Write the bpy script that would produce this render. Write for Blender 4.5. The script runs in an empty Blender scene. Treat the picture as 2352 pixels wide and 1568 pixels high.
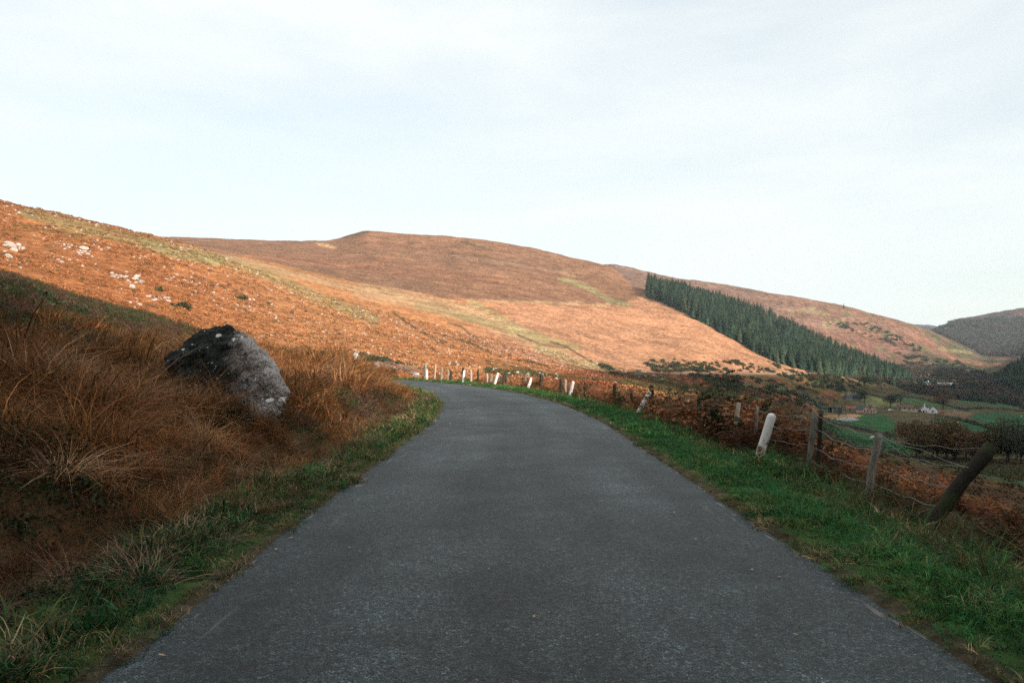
import bpy, bmesh, math, random
import numpy as np
from mathutils import Vector, Matrix, Quaternion
R = math.radians
scene = bpy.context.scene
COL = scene.collection

# ------------------------------------------------------------------ camera
cam_d = bpy.data.cameras.new("camera")
cam_d.sensor_width = 36.0
cam_d.lens = 28.0
cam_d.clip_start = 0.05
cam_d.clip_end = 20000
cam = bpy.data.objects.new("camera", cam_d)
COL.objects.link(cam)
EYE = 1.6
cam.location = (0, 0, EYE)
cam.rotation_euler = (R(90.5), 0, 0)
scene.camera = cam

# ------------------------------------------------------------------ light
SUN_AZ, SUN_EL = 140.0, 20.0           # clockwise from +Y, degrees
sdir = Vector((math.sin(R(SUN_AZ)) * math.cos(R(SUN_EL)), math.cos(R(SUN_AZ)) * math.cos(R(SUN_EL)), math.sin(R(SUN_EL))))
sun_d = bpy.data.lights.new("sun", 'SUN')
sun_d.energy = 5.0
sun_d.angle = R(0.8)
sun_d.color = (1.0, 0.88, 0.76)
sun = bpy.data.objects.new("sun", sun_d)
COL.objects.link(sun)
sun.rotation_euler = sdir.to_track_quat('Z', 'Y').to_euler()

world = bpy.data.worlds.new("World")
scene.world = world
world.use_nodes = True
nt = world.node_tree
nt.nodes.clear()
wo = nt.nodes.new('ShaderNodeOutputWorld')
bg = nt.nodes.new('ShaderNodeBackground')
bg.inputs['Strength'].default_value = 0.075
sky = nt.nodes.new('ShaderNodeTexSky')
sky.sky_type = 'NISHITA'
sky.sun_disc = False
sky.sun_elevation = R(SUN_EL)
sky.sun_rotation = R(SUN_AZ)
sky.air_density = 1.0
sky.dust_density = 1.0
tc = nt.nodes.new('ShaderNodeTexCoord')
# cirrus: stretched noise in a plane overhead
sep = nt.nodes.new('ShaderNodeSeparateXYZ')
nt.links.new(tc.outputs['Generated'], sep.inputs[0])
def wmath(op, a, b=None, c=None):
    n = nt.nodes.new('ShaderNodeMath'); n.operation = op
    for i, v in enumerate((a, b, c)):
        if v is None: continue
        if isinstance(v, (int, float)): n.inputs[i].default_value = v
        else: nt.links.new(v, n.inputs[i])
    return n.outputs[0]
mp = nt.nodes.new('ShaderNodeMapping')
mp.inputs['Rotation'].default_value = (0, R(13), 0)
mp.inputs['Scale'].default_value = (1.0, 1.0, 4.6)
mp.inputs['Location'].default_value = (1.3, 0.7, 0.35)
nt.links.new(tc.outputs['Generated'], mp.inputs[0])
nz = nt.nodes.new('ShaderNodeTexNoise')
nz.inputs['Scale'].default_value = 1.25
nz.inputs['Detail'].default_value = 7
nz.inputs['Roughness'].default_value = 0.56
nz.inputs['Distortion'].default_value = 0.5
nt.links.new(mp.outputs[0], nz.inputs['Vector'])
rp = nt.nodes.new('ShaderNodeValToRGB')
rp.color_ramp.elements[0].position = 0.28; rp.color_ramp.elements[0].color = (0.55, 0.55, 0.55, 1)
rp.color_ramp.elements[1].position = 0.58; rp.color_ramp.elements[1].color = (1, 1, 1, 1)
nt.links.new(nz.outputs['Fac'], rp.inputs[0])
mixc = nt.nodes.new('ShaderNodeMixRGB')
mixc.inputs[2].default_value = (7.2, 7.55, 7.5, 1)
nt.links.new(rp.outputs[0], mixc.inputs[0])
veil = nt.nodes.new('ShaderNodeMixRGB'); veil.blend_type = 'MULTIPLY'; veil.inputs[0].default_value = 1.0
veil.inputs[2].default_value = (1.42, 1.5, 1.46, 1)
nt.links.new(sky.outputs[0], veil.inputs[1])
nt.links.new(veil.outputs[0], mixc.inputs[1])
nt.links.new(mixc.outputs[0], bg.inputs['Color'])
nt.links.new(bg.outputs[0], wo.inputs[0])

scene.view_settings.view_transform = 'Standard'
scene.view_settings.look = 'None'
scene.view_settings.exposure = 0.86
scene.view_settings.gamma = 1.0
scene.cycles.use_denoising = False
scene.cycles.volume_bounces = 0
scene.cycles.max_bounces = 5
scene.cycles.transparent_max_bounces = 4

# ------------------------------------------------------------------ helpers
rng = np.random.default_rng(7)
F, CX, HY = 1829.3, 1176.0, 800.0      # the photograph, measured at 2352 px width

def tag(o, label=None, cat=None, group=None, kind=None):
    if label: o['label'] = label
    if cat: o['category'] = cat
    if group: o['group'] = group
    if kind: o['kind'] = kind
    return o

def np_mesh(name, V, faces, smooth=False):
    """faces: list of int arrays (n,3) or (n,4)"""
    me = bpy.data.meshes.new(name)
    V = np.asarray(V, dtype=np.float32)
    me.vertices.add(len(V)); me.vertices.foreach_set('co', V.ravel())
    idx, starts, tot, off = [], [], [], 0
    for f in faces:
        f = np.asarray(f, dtype=np.int32)
        if len(f) == 0: continue
        k = f.shape[1]
        idx.append(f.ravel()); starts.append(off + np.arange(len(f), dtype=np.int32) * k)
        tot.append(np.full(len(f), k, dtype=np.int32)); off += f.size
    idx = np.concatenate(idx)
    me.loops.add(len(idx)); me.loops.foreach_set('vertex_index', idx)
    starts = np.concatenate(starts); tot = np.concatenate(tot)
    me.polygons.add(len(starts)); me.polygons.foreach_set('loop_start', starts); me.polygons.foreach_set('loop_total', tot)
    if smooth: me.polygons.foreach_set('use_smooth', np.ones(len(starts), dtype=bool))
    me.update(calc_edges=True)
    return me

def link(name, me, mat=None, parent=None, loc=None):
    o = bpy.data.objects.new(name, me)
    COL.objects.link(o)
    if mat is not None and me is not None and len(me.materials) == 0: me.materials.append(mat)
    if parent is not None: o.parent = parent
    if loc is not None: o.location = loc
    return o

def empty(name, loc, rz=0.0):
    o = bpy.data.objects.new(name, None); COL.objects.link(o)
    o.empty_display_size = 0.2
    o.location = loc; o.rotation_euler = (0, 0, rz)
    return o

class MB:
    """collects boxes, tubes and loose faces for one mesh"""
    def __init__(s): s.V = []; s.F = []
    def add(s, V, Fs):
        b = len(s.V); s.V += [tuple(v) for v in V]; s.F += [tuple(b + i for i in f) for f in Fs]
    def box(s, x0, x1, y0, y1, z0, z1):
        V = [(x, y, z) for z in (z0, z1) for y in (y0, y1) for x in (x0, x1)]
        s.add(V, [(0, 2, 3, 1), (4, 5, 7, 6), (0, 1, 5, 4), (2, 6, 7, 3), (0, 4, 6, 2), (1, 3, 7, 5)])
    def prism(s, poly, axis, a, b):
        """poly of 2D points extruded along an axis from a to b"""
        n = len(poly)
        def P(p, t):
            if axis == 'x': return (t, p[0], p[1])
            if axis == 'y': return (p[0], t, p[1])
            return (p[0], p[1], t)
        V = [P(p, a) for p in poly] + [P(p, b) for p in poly]
        s.add(V, [tuple(range(n))[::-1], tuple(range(n, 2 * n))] + [(i, (i + 1) % n, n + (i + 1) % n, n + i) for i in range(n)])
    def tube(s, pts, rad, n=8, cap=True):
        pts = [Vector(p) for p in pts]
        rad = rad if hasattr(rad, '__len__') else [rad] * len(pts)
        rings = []
        for i, p in enumerate(pts):
            d = (pts[min(i + 1, len(pts) - 1)] - pts[max(i - 1, 0)]).normalized()
            a = d.cross(Vector((0, 0, 1)))
            if a.length < 1e-3: a = Vector((1, 0, 0))
            a.normalize(); c = d.cross(a)
            rings.append([p + (a * math.cos(t) + c * math.sin(t)) * rad[i] for t in [2 * math.pi * k / n for k in range(n)]])
        V = [v for r in rings for v in r]
        Fs = [(i * n + k, i * n + (k + 1) % n, (i + 1) * n + (k + 1) % n, (i + 1) * n + k) for i in range(len(pts) - 1) for k in range(n)]
        if cap: Fs += [tuple(range(n))[::-1], tuple((len(pts) - 1) * n + k for k in range(n))]
        s.add(V, Fs)
    def mesh(s, name, smooth=False):
        me = bpy.data.meshes.new(name); me.from_pydata(s.V, [], s.F); me.validate(); me.update()
        if smooth: me.polygons.foreach_set('use_smooth', [True] * len(me.polygons))
        return me
    def build(s, name, mat, parent=None, loc=None, smooth=False):
        return link(name, s.mesh(name, smooth), mat, parent, loc)

def hash2(ix, iy, seed):
    h = (ix.astype(np.int64) * 374761393 + iy.astype(np.int64) * 668265263 + seed * 974634777) & 0xFFFFFFFF
    h = ((h ^ (h >> 13)) * 1274126177) & 0xFFFFFFFF
    h = (h ^ (h >> 16)) & 0xFFFFFFFF
    return h / 4294967295.0
def vnoise(x, y, seed=0):
    ix = np.floor(x); iy = np.floor(y); fx = x - ix; fy = y - iy
    fx = fx * fx * fx * (fx * (fx * 6 - 15) + 10); fy = fy * fy * fy * (fy * (fy * 6 - 15) + 10)
    a = hash2(ix, iy, seed); b = hash2(ix + 1, iy, seed); c = hash2(ix, iy + 1, seed); d = hash2(ix + 1, iy + 1, seed)
    return (a + (b - a) * fx) * (1 - fy) + (c + (d - c) * fx) * fy
def fbm(x, y, seed=0, octv=4, gain=0.5):
    x = np.asarray(x, float); y = np.asarray(y, float)
    s = np.zeros_like(x); amp = 1.0; tot = 0
    for o in range(octv):
        s += amp * (vnoise(x, y, seed + o * 17) * 2 - 1); tot += amp
        x, y = (x * 1.6 - y * 1.2) + 3.1, (x * 1.2 + y * 1.6) + 7.7; amp *= gain
    return s / tot
def sstep(a, b, x):
    t = np.clip((x - a) / (b - a), 0, 1); return t * t * (3 - 2 * t)
def pchip(xs, ys, x):
    xs = np.asarray(xs, float); ys = np.asarray(ys, float)
    h = np.diff(xs); dl = np.diff(ys, axis=0) / h[(...,) + (None,) * (ys.ndim - 1)]
    m = np.zeros_like(ys)
    w1 = (2 * h[1:] + h[:-1])[(...,) + (None,) * (ys.ndim - 1)]; w2 = (h[1:] + 2 * h[:-1])[(...,) + (None,) * (ys.ndim - 1)]
    ok = dl[1:] * dl[:-1] > 0
    den = np.where(ok, w1 / np.where(ok, dl[:-1], 1) + w2 / np.where(ok, dl[1:], 1), 1)
    m[1:-1] = np.where(ok, (w1 + w2) / den, 0)
    m[0] = dl[0]; m[-1] = dl[-1]
    i = np.clip(np.searchsorted(xs, x, side='right') - 1, 0, len(xs) - 2)
    hi = h[i]; t = np.clip((x - xs[i]) / hi, 0, 1)
    e = (...,) + (None,) * (ys.ndim - 1)
    t = t[e]; hi = hi[e]
    return ((2 * t**3 - 3 * t**2 + 1) * ys[i] + (t**3 - 2 * t**2 + t) * hi * m[i] + (-2 * t**3 + 3 * t**2) * ys[i + 1] + (t**3 - t**2) * hi * m[i + 1])
# ------------------------------------------------------------------ the lie of the land
# road centre line (x, y), metres
RC = np.array([(0.17, -300), (0.17, -120), (0.17, -60), (0.17, -30), (0.17, -10), (0.17, 0), (0.17, 10), (0.16, 20), (-0.15, 27), (-1.0, 35), (-2.4, 43), (-4.6, 51.5),
               (-7.6, 60), (-11.6, 68), (-17, 75), (-24, 80.5), (-33, 84), (-44, 85.5), (-58, 85), (-75, 82)])
_t = np.concatenate([[0], np.cumsum(np.hypot(*np.diff(RC, axis=0).T))])
RS = np.arange(0, _t[-1], 0.5)
RP = pchip(_t, RC, RS)
_d = np.gradient(RP, RS, axis=0); RD = _d / np.linalg.norm(_d, axis=1)[:, None]
RN = np.stack([RD[:, 1], -RD[:, 0]], 1)          # to the right of travel
S0 = RS[np.argmin(np.hypot(RP[:, 0] - .17, RP[:, 1]))]
def road_z(s):                                   # along-road distance from the camera
    return -0.0164 * np.clip(s, -60, 1e9)
HALF = 2.37
def road_coords(x, y):
    """signed offset from the centre line (+ right) and distance along it from the camera"""
    x = np.asarray(x, float).ravel(); y = np.asarray(y, float).ravel()
    best = np.full(x.shape, 1e18); bi = np.zeros(x.shape, int)
    for k in range(0, len(RP), 4):
        d = (x - RP[k, 0])**2 + (y - RP[k, 1])**2
        m = d < best; best[m] = d[m]; bi[m] = k
    for _ in range(2):
        dx = x - RP[bi, 0]; dy = y - RP[bi, 1]
        al = dx * RD[bi, 0] + dy * RD[bi, 1]
        bi = np.clip(bi + np.round(al / 0.5).astype(int), 0, len(RP) - 1)
    dx = x - RP[bi, 0]; dy = y - RP[bi, 1]
    al = dx * RD[bi, 0] + dy * RD[bi, 1]
    off = dx * RN[bi, 0] + dy * RN[bi, 1]
    off = np.where(np.abs(al) > 1.5, np.sign(off) * np.hypot(dx, dy), off)
    return off, RS[bi] + al - S0

# sight-line table: for each picture column the height (as picture y) of the ground at each distance
LNR = np.log(np.array([1.0, 10000.0]))
TAB = {
 -500: [(30, 600), (45, 560), (110, 520), (330, 330), (500, 380), (900, 450), (1300, 480), (6000, 700)],
 -150: [(30, 640), (40, 610), (60, 625), (110, 600), (330, 425), (450, 470), (800, 540), (1250, 520), (1600, 570), (6000, 760)],
 10: [(30, 655), (39, 640), (60, 668), (110, 642), (200, 560), (330, 467), (430, 510), (800, 550), (1250, 535), (1600, 570), (6000, 770)],
 150: [(30, 700), (39, 684), (60, 706), (110, 686), (200, 595), (340, 498), (430, 530), (800, 560), (1250, 541), (1600, 580), (6000, 770)],
 300: [(30, 738), (39, 722), (60, 735), (110, 716), (200, 630), (350, 532), (450, 556), (800, 560), (1250, 544), (1600, 580), (6000, 770)],
 400: [(30, 765), (39, 751), (60, 764), (110, 742), (200, 660), (365, 556), (450, 566), (800, 562), (1250, 545), (1600, 580), (6000, 770)],
 520: [(30, 800), (39, 785), (60, 793), (110, 778), (200, 705), (370, 597), (450, 600), (800, 573), (1250, 548), (1600, 590), (6000, 770)],
 640: [(30, 822), (40, 813), (60, 822), (110, 803), (200, 735), (350, 655), (430, 640), (800, 592), (1250, 552), (1600, 600), (6000, 770)],
 760: [(30, 835), (42, 822), (62, 835), (110, 820), (200, 765), (345, 700), (430, 678), (700, 625), (1000, 578), (1200, 552), (1500, 600), (6000, 770)],
 850: [(30, 850), (46, 840), (75, 855), (110, 838), (200, 785), (330, 735), (430, 703), (700, 640), (1000, 566), (1180, 529), (1500, 590), (6000, 770)],
 950: [(30, 900), (60, 880), (90, 862), (120, 845), (200, 808), (330, 762), (430, 730), (700, 655), (1000, 578), (1180, 535), (1500, 590), (6000, 770)],
 1080: [(30, 900), (60, 885), (90, 868), (120, 856), (200, 832), (330, 795), (430, 765), (700, 675), (1000, 585), (1180, 546), (1500, 600), (6000, 770)],
 1200: [(30, 910), (60, 888), (90, 874), (130, 864), (200, 848), (330, 820), (450, 785), (700, 690), (1000, 605), (1180, 563), (1500, 610), (6000, 770)],
 1300: [(30, 930), (60, 893), (100, 880), (150, 868), (250, 858), (350, 840), (470, 798), (700, 705), (1000, 630), (1180, 587), (1500, 640), (1900, 620), (2300, 660), (6000, 770)],
 1400: [(30, 960), (60, 905), (100, 888), (200, 874), (300, 864), (370, 857), (480, 822), (700, 728), (950, 660), (1150, 614), (1400, 650), (1900, 608), (2300, 650), (6000, 770)],
 1500: [(30, 985), (60, 930), (150, 893), (300, 872), (420, 857), (520, 825), (700, 752), (850, 695), (980, 671), (1200, 710), (1900, 629), (2300, 670), (6000, 770)],
 1600: [(30, 1010), (60, 960), (150, 915), (300, 893), (380, 876), (470, 857), (560, 825), (700, 768), (850, 715), (980, 690), (1200, 730), (1900, 644), (2300, 690), (6000, 770)],
 1700: [(30, 1045), (60, 1000), (150, 948), (300, 908), (430, 884), (540, 857), (620, 836), (740, 792), (870, 745), (990, 719), (1200, 760), (1850, 660), (2300, 700), (6000, 770)],
 1800: [(30, 1080), (60, 1035), (150, 982), (300, 935), (450, 902), (620, 857), (700, 838), (850, 790), (1000, 755), (1200, 790), (1800, 676), (2300, 715), (6000, 770)],
 1900: [(30, 1110), (60, 1068), (150, 1018), (300, 975), (450, 952), (600, 943), (660, 905), (730, 857), (850, 832), (1010, 799), (1200, 830), (1780, 694), (2300, 730), (6000, 765)],
 2000: [(30, 1135), (60, 1098), (150, 1060), (300, 1010), (450, 972), (600, 947), (680, 913), (780, 880), (870, 857), (1040, 838), (1200, 845), (1400, 805), (1750, 718), (2300, 750), (4500, 752), (6000, 760)],
 2130: [(30, 1150), (60, 1110), (150, 1070), (300, 1018), (450, 978), (600, 950), (640, 943), (760, 915), (900, 893), (1100, 868), (1300, 842), (1500, 800), (1800, 755), (2300, 780), (2900, 756), (4500, 747), (6000, 760)],
 2200: [(30, 1155), (60, 1115), (150, 1075), (300, 1022), (450, 982), (600, 953), (760, 920), (900, 897), (1100, 873), (1400, 842), (1700, 805), (2000, 788), (2300, 790), (2700, 734), (3200, 760), (6000, 770)],
 2270: [(30, 1160), (60, 1120), (150, 1078), (300, 1024), (450, 985), (600, 957), (760, 925), (900, 897), (1000, 880), (1200, 872), (1400, 850), (1800, 825), (2300, 790), (2700, 722), (3200, 760), (6000, 770)],
 2352: [(30, 1165), (60, 1125), (150, 1080), (300, 1028), (450, 990), (600, 962), (760, 930), (860, 900), (960, 832), (1040, 822), (1250, 850), (1800, 820), (2300, 780), (2700, 707), (3200, 760), (6000, 770)],
 2450: [(30, 1170), (60, 1130), (150, 1080), (300, 1030), (450, 990), (600, 960), (740, 925), (840, 850), (960, 760), (1060, 745), (1300, 790), (2300, 760), (2700, 700), (3200, 760), (6000, 770)],
}
OUT = {  # outside the picture: azimuth -> (distance, tangent of elevation)
 -179.9: [(30, .05), (100, .02), (250, .06), (500, .16), (900, .2), (1500, .1), (6000, .01)],
 -130: [(30, .12), (110, .16), (330, .24), (600, .2), (1300, .1), (6000, .01)],
 -80: [(30, .12), (60, .13), (110, .17), (330, .27), (600, .2), (1300, .12), (6000, .01)],
 -55: [(30, .12), (60, .13), (110, .16), (330, .25), (600, .2), (1300, .14), (6000, .01)],
 46: [(30, -.13), (60, -.13), (150, -.12), (300, -.095), (450, -.075), (600, -.04), (800, .03), (1000, .06), (1400, .04), (2700, .05), (6000, .01)],
 60: [(30, -.16), (60, -.16), (150, -.15), (300, -.11), (400, -.07), (600, .02), (800, .08), (1100, .08), (2700, .04), (6000, .01)],
 80: [(30, -.18), (60, -.18), (150, -.17), (250, -.12), (400, .02), (600, .12), (800, .12), (1500, .05), (6000, .01)],
 110: [(30, -.18), (60, -.18), (150, -.15), (250, -.05), (400, .08), (600, .12), (900, .1), (6000, .01)],
 145: [(30, -.1), (60, -.12), (150, -.08), (250, .0), (400, .1), (600, .14), (900, .12), (6000, .01)],
 179.9: [(30, .05), (100, .02), (250, .06), (500, .16), (900, .2), (1500, .1), (6000, .01)],
}
cols = []
lg = np.log(np.geomspace(20, 9000, 420))
for px, prof in TAB.items():
    az = math.atan((px - CX) / F)
    d = np.array([p[0] for p in prof], float); t = np.array([-(p[1] - HY) / F * math.cos(az) for p in prof])
    cols.append((math.degrees(az), d, t))
for azd, prof in OUT.items():
    cols.append((azd, np.array([p[0] for p in prof], float), np.array([p[1] for p in prof])))
cols.sort(key=lambda c: c[0])
AZC = np.array([c[0] for c in cols])
TC = np.stack([pchip(np.log(c[1] / (math.cos(math.radians(c[0])) if abs(c[0]) < 50 else 1.0)), c[2], np.clip(lg, *np.log([c[1][0], c[1][-1]]))) for c in cols])

def far_z(az_deg, r):
    """grid version: az array (A,), r array (B,) -> (A,B)"""
    C = pchip(AZC, TC, az_deg)                       # (A, 420)
    q = np.interp(np.log(np.maximum(r, 20)), lg, np.arange(len(lg)))
    i = np.clip(np.floor(q).astype(int), 0, len(lg) - 2); f = q - i
    T = C[:, i] * (1 - f) + C[:, i + 1] * f
    return EYE + T * np.maximum(r, 20)[None, :]

# unseen ridge behind to the right, shaped to shade the valley and near road
def shade_ridge(x, y):
    sx, sy = math.sin(R(SUN_AZ)), math.cos(R(SUN_AZ))
    a = x * sx + y * sy; uu = -x * sy + y * sx        # along / across the light
    H = np.interp(uu, [-400, -3, 1, 4, 7, 10, 13, 17, 56, 90, 130, 180, 250, 500, 800], [204, 200, 195, 188, 180, 175, 176, 181, 180, 174, 190, 222, 258, 272, 272])
    H = H * (1 - 0.55 * sstep(900, 1700, uu)) * (1 - 0.4 * sstep(300, 900, -uu))
    return H * np.exp(-((a - 480) / 150.0)**2)

AZ = np.concatenate([np.arange(-180, -44, 3.0), np.arange(-42, -35, 0.35), np.arange(-35, 35, 0.072), np.arange(35, 44, 0.35), np.arange(46, 128, 2.0), np.arange(128, 146, 0.3), np.arange(146, 180, 2.0)])
RR = np.concatenate([np.geomspace(0.4, 3.0, 14)[:-1], np.geomspace(3.0, 1100, 500)[:-1], np.geomspace(1100, 7500, 110)])
AZr = np.radians(AZ)
GX = np.sin(AZr)[:, None] * RR[None, :]; GY = np.cos(AZr)[:, None] * RR[None, :]
ZF = far_z(AZ, RR)
PXg = CX + F * np.tan(np.clip(AZr, -1.2, 1.2))[:, None] * np.ones_like(GX)
near = (RR < 190)
off = np.full(GX.shape, 99.0); sal = np.zeros(GX.shape)
o_, s_ = road_coords(GX[:, near], GY[:, near])
off[:, near] = o_.reshape(GX[:, near].shape); sal[:, near] = s_.reshape(GX[:, near].shape)

def near_profile(off, s, x, y):
    l = -off - HALF; r = off - HALF
    zr = road_z(s)
    n1 = fbm(x / 1.3, y / 1.3, 3, 3); n2 = fbm(x / 5.0, y / 5.0, 11, 3)
    # left bank: verge, little ditch, steep face, slope
    bank = sstep(1.0, 2.6, l) * 0.62 + np.maximum(l - 2.2, 0) * 0.205
    bank = bank - 0.12 * np.exp(-((l - 1.15) / 0.35)**2) * sstep(8, 20, s) + 0.07 * np.exp(-((l - 0.7) / 0.4)**2)
    bank += sstep(0.5, 3, l) * (0.16 * n1 + 0.35 * n2 * sstep(2, 8, l))
    # inside of the bend: a lower bank
    k = sstep(20, 34, s)
    bank_b = sstep(0.7, 4.2, l) * (1.2 - .35 * sstep(38, 60, s)) + np.maximum(l - 3, 0) * 0.03 + sstep(0.5, 3, l) * (0.12 * n1 + 0.15 * n2)
    bank = bank * (1 - k) + bank_b * k
    slope = 0.30 + (0.08 - 0.30) * sstep(22, 60, s)
    fall = -0.12 * sstep(0.2, 1.6, r) - 0.18 * sstep(1.5, 3.0, r) - slope * np.maximum(r - 2.0, 0)
    fall += 0.10 * np.exp(-((r - 0.5) / 0.5)**2) * 0.6 + sstep(0.4, 2, r) * 0.10 * n1
    z = zr + np.where(off < 0, bank, fall)
    under = sstep(0.0, 0.22, HALF - np.abs(off))
    z = z - 0.05 * under - 0.0 
    return z
ZN = np.zeros_like(GX)
ZN[:, near] = near_profile(off[:, near], sal[:, near], GX[:, near], GY[:, near])
# a green mound where the near marker post stands
def mound(x, y): return 0.22 * np.exp(-(((x + 4.3) / 0.7)**2 + ((y - 12.5) / 0.6)**2)) + 0.16 * np.exp(-(((x - 3.95) / 0.55)**2 + ((y - 11.9) / 0.8)**2))
ZN += mound(GX, GY)
azg = AZ[:, None] * np.ones_like(GX)
# how far out the near description holds
hold0 = np.interp(PXg[:, 0], [-500, 500, 640, 800, 880, 960, 1100, 1400, 2352, 2600], [22, 24, 26, 34, 48, 88, 75, 50, 40, 40])
hold0 = np.where(np.abs(AZ) > 45, 30, hold0)[:, None]
hold1 = hold0 * np.interp(PXg[:, 0], [-500, 640, 880, 960, 1100, 2352], [1.5, 1.45, 1.3, 1.18, 1.5, 2.0])[:, None]
w = sstep(0, 1, (RR[None, :] - hold0) / (hold1 - hold0))
roadk = sstep(7.5, 3.0, np.abs(off) ) * near[None, :]
w = w * (1 - roadk)
# undulation of the far ground
amp = np.interp(RR, [30, 110, 400, 1200, 3000], [0.25, 0.55, 1.6, 3.0, 10.0])[None, :]
und = fbm(GX / 14.0, GY / 14.0, 21, 4) * np.interp(RR, [40, 200, 600], [0.35, 0.6, 0.8])[None, :] + fbm(GX / 80.0, GY / 80.0, 5, 4) * amp * sstep(80, 300, RR)[None, :]
ZF2 = ZF + und * sstep(28, 60, RR)[None, :] * np.where(azg > 35, 1, 1)
GZ = ZN * (1 - w) + ZF2 * w
vmask = sstep(60, 200, RR)[None, :]
SR = shade_ridge(GX, GY)
azfade = sstep(36.5, 50, azg) * sstep(180, 300, RR)[None, :]
GZ = np.where(azfade > 0, np.maximum(GZ, GZ * (1 - azfade) + azfade * np.maximum(GZ, SR + 3 * fbm(GX / 40, GY / 40, 9, 3) * (SR > 40))), GZ)

# world -> picture for painting ground cover onto the ground
PX = np.where(GY > 0.1, CX + F * GX / np.maximum(GY, 0.1), -9999.0)
PY = np.where(GY > 0.1, HY - F * (GZ - EYE) / np.maximum(GY, 0.1), 9999.0)

def ground_z(x, y):
    x = np.atleast_1d(np.asarray(x, float)); y = np.atleast_1d(np.asarray(y, float))
    az = np.degrees(np.arctan2(x, y)); r = np.hypot(x, y)
    qa = np.interp(az, AZ, np.arange(len(AZ))); qr = np.interp(r, RR, np.arange(len(RR)))
    ia = np.clip(qa.astype(int), 0, len(AZ) - 2); ir = np.clip(qr.astype(int), 0, len(RR) - 2)
    fa = qa - ia; fr = qr - ir
    return (GZ[ia, ir] * (1 - fa) + GZ[ia + 1, ir] * fa) * (1 - fr) + (GZ[ia, ir + 1] * (1 - fa) + GZ[ia + 1, ir + 1] * fa) * fr
def gz1(x, y): return float(ground_z(x, y)[0])
def hit(px, py, rmin=3.0, rmax=7000):
    """first ground point seen at a picture position"""
    az = math.degrees(math.atan((px - CX) / F)); q = np.interp(az, AZ, np.arange(len(AZ))); i = int(q); f = q - i
    z = GZ[i] * (1 - f) + GZ[i + 1] * f
    dep = RR * math.cos(math.radians(az))
    yy = HY - F * (z - EYE) / dep
    ok = (RR > rmin) & (RR < rmax)
    idx = np.where(ok & (yy <= py))[0]
    if len(idx) == 0: k = np.argmin(np.where(ok, yy, 1e9)); r = RR[k]
    else:
        k = idx[0]
        if k > 0 and yy[k - 1] > py: r = RR[k - 1] + (RR[k] - RR[k - 1]) * (yy[k - 1] - py) / (yy[k - 1] - yy[k])
        else: r = RR[k]
    x = r * math.sin(math.radians(az)); y = r * math.cos(math.radians(az))
    return Vector((x, y, gz1(x, y)))

# ---------------- ground cover colours (surface colours, with haze in the farthest ridge)
def inpoly(px, py, poly):
    c = np.zeros(px.shape, bool); n = len(poly)
    for i in range(n):
        x0, y0 = poly[i]; x1, y1 = poly[(i + 1) % n]
        if y0 == y1: continue
        m = ((y0 > py) != (y1 > py)) & (px < (x1 - x0) * (py - y0) / (y1 - y0) + x0)
        c ^= m
    return c
def pdist(px, py, line, yscale=1.0):
    best = np.full(px.shape, 1e9)
    for (x0, y0), (x1, y1) in zip(line[:-1], line[1:]):
        dx, dy = x1 - x0, (y1 - y0) * yscale
        t = np.clip(((px - x0) * dx + (py - y0) * yscale * dy) / (dx * dx + dy * dy), 0, 1)
        best = np.minimum(best, np.hypot(px - x0 - t * dx, (py - y0) * yscale - t * dy))
    return best
C = np.zeros(GX.shape + (3,))
def fillc(mask, col):
    mask = np.clip(mask, 0, 1)[..., None]
    C[:] = C * (1 - mask) + np.array(col) * mask
RUST = (0.33, 0.138, 0.054); ORANGE = (0.43, 0.205, 0.09); BROWN = (0.225, 0.122, 0.072); PALE = (0.47, 0.30, 0.165); OLIVE = (0.17, 0.135, 0.05)
GREEN = (0.035, 0.145, 0.035); SAGE = (0.27, 0.26, 0.12); DARK = (0.06, 0.055, 0.028); HEATH = (0.13, 0.065, 0.04); FARBR = (0.16, 0.085, 0.05); MOOR = (0.10, 0.11, 0.045)
nA = fbm(GX / 30, GY / 30, 41, 5, .6); nB = fbm(GX / 8, GY / 8, 43, 5, .6); nC = fbm(GX / 120, GY / 120, 47, 4, .55); nD = fbm(GX / 2.2, GY / 2.2, 49, 4, .6)
vis = (np.abs(azg) < 40)
Rg = RR[None, :] * np.ones_like(GX)
C[:] = BROWN
jx = PX + nB * 10 + nA * 14; jy = PY + nB * 4 + nA * 7
# left hill: rust bracken, redder to the left, brighter to the middle
fillc(sstep(60, 100, Rg) * sstep(480, 430, Rg), RUST)
fillc(sstep(60, 100, Rg) * sstep(520, 470, Rg) * sstep(350, 800, jx), ORANGE)
fillc(sstep(330, 420, Rg) * sstep(760, 860, jy + 0) * sstep(900, 1100, jx), ORANGE)
# second hill, lower lit slope: orange below the brown heath
hl = np.interp(jx, [-500, 400, 620, 850, 1000, 1130, 1300, 1400, 1500, 1700, 1800], [500, 560, 600, 655, 680, 690, 700, 705, 675, 745, 800])
low = sstep(-6, 6, jy - hl) * (Rg > 300) * (Rg < 1080)
fillc(low * (jx > 300), ORANGE)
fillc(low * sstep(1000, 1200, jx) * 0.7, (0.43, 0.235, 0.145))
up = sstep(6, -6, jy - hl) * sstep(380, 440, Rg)
fillc(up, BROWN)
fillc(up * sstep(.1, .5, nA) * .35, (0.30, 0.16, 0.10))
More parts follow.
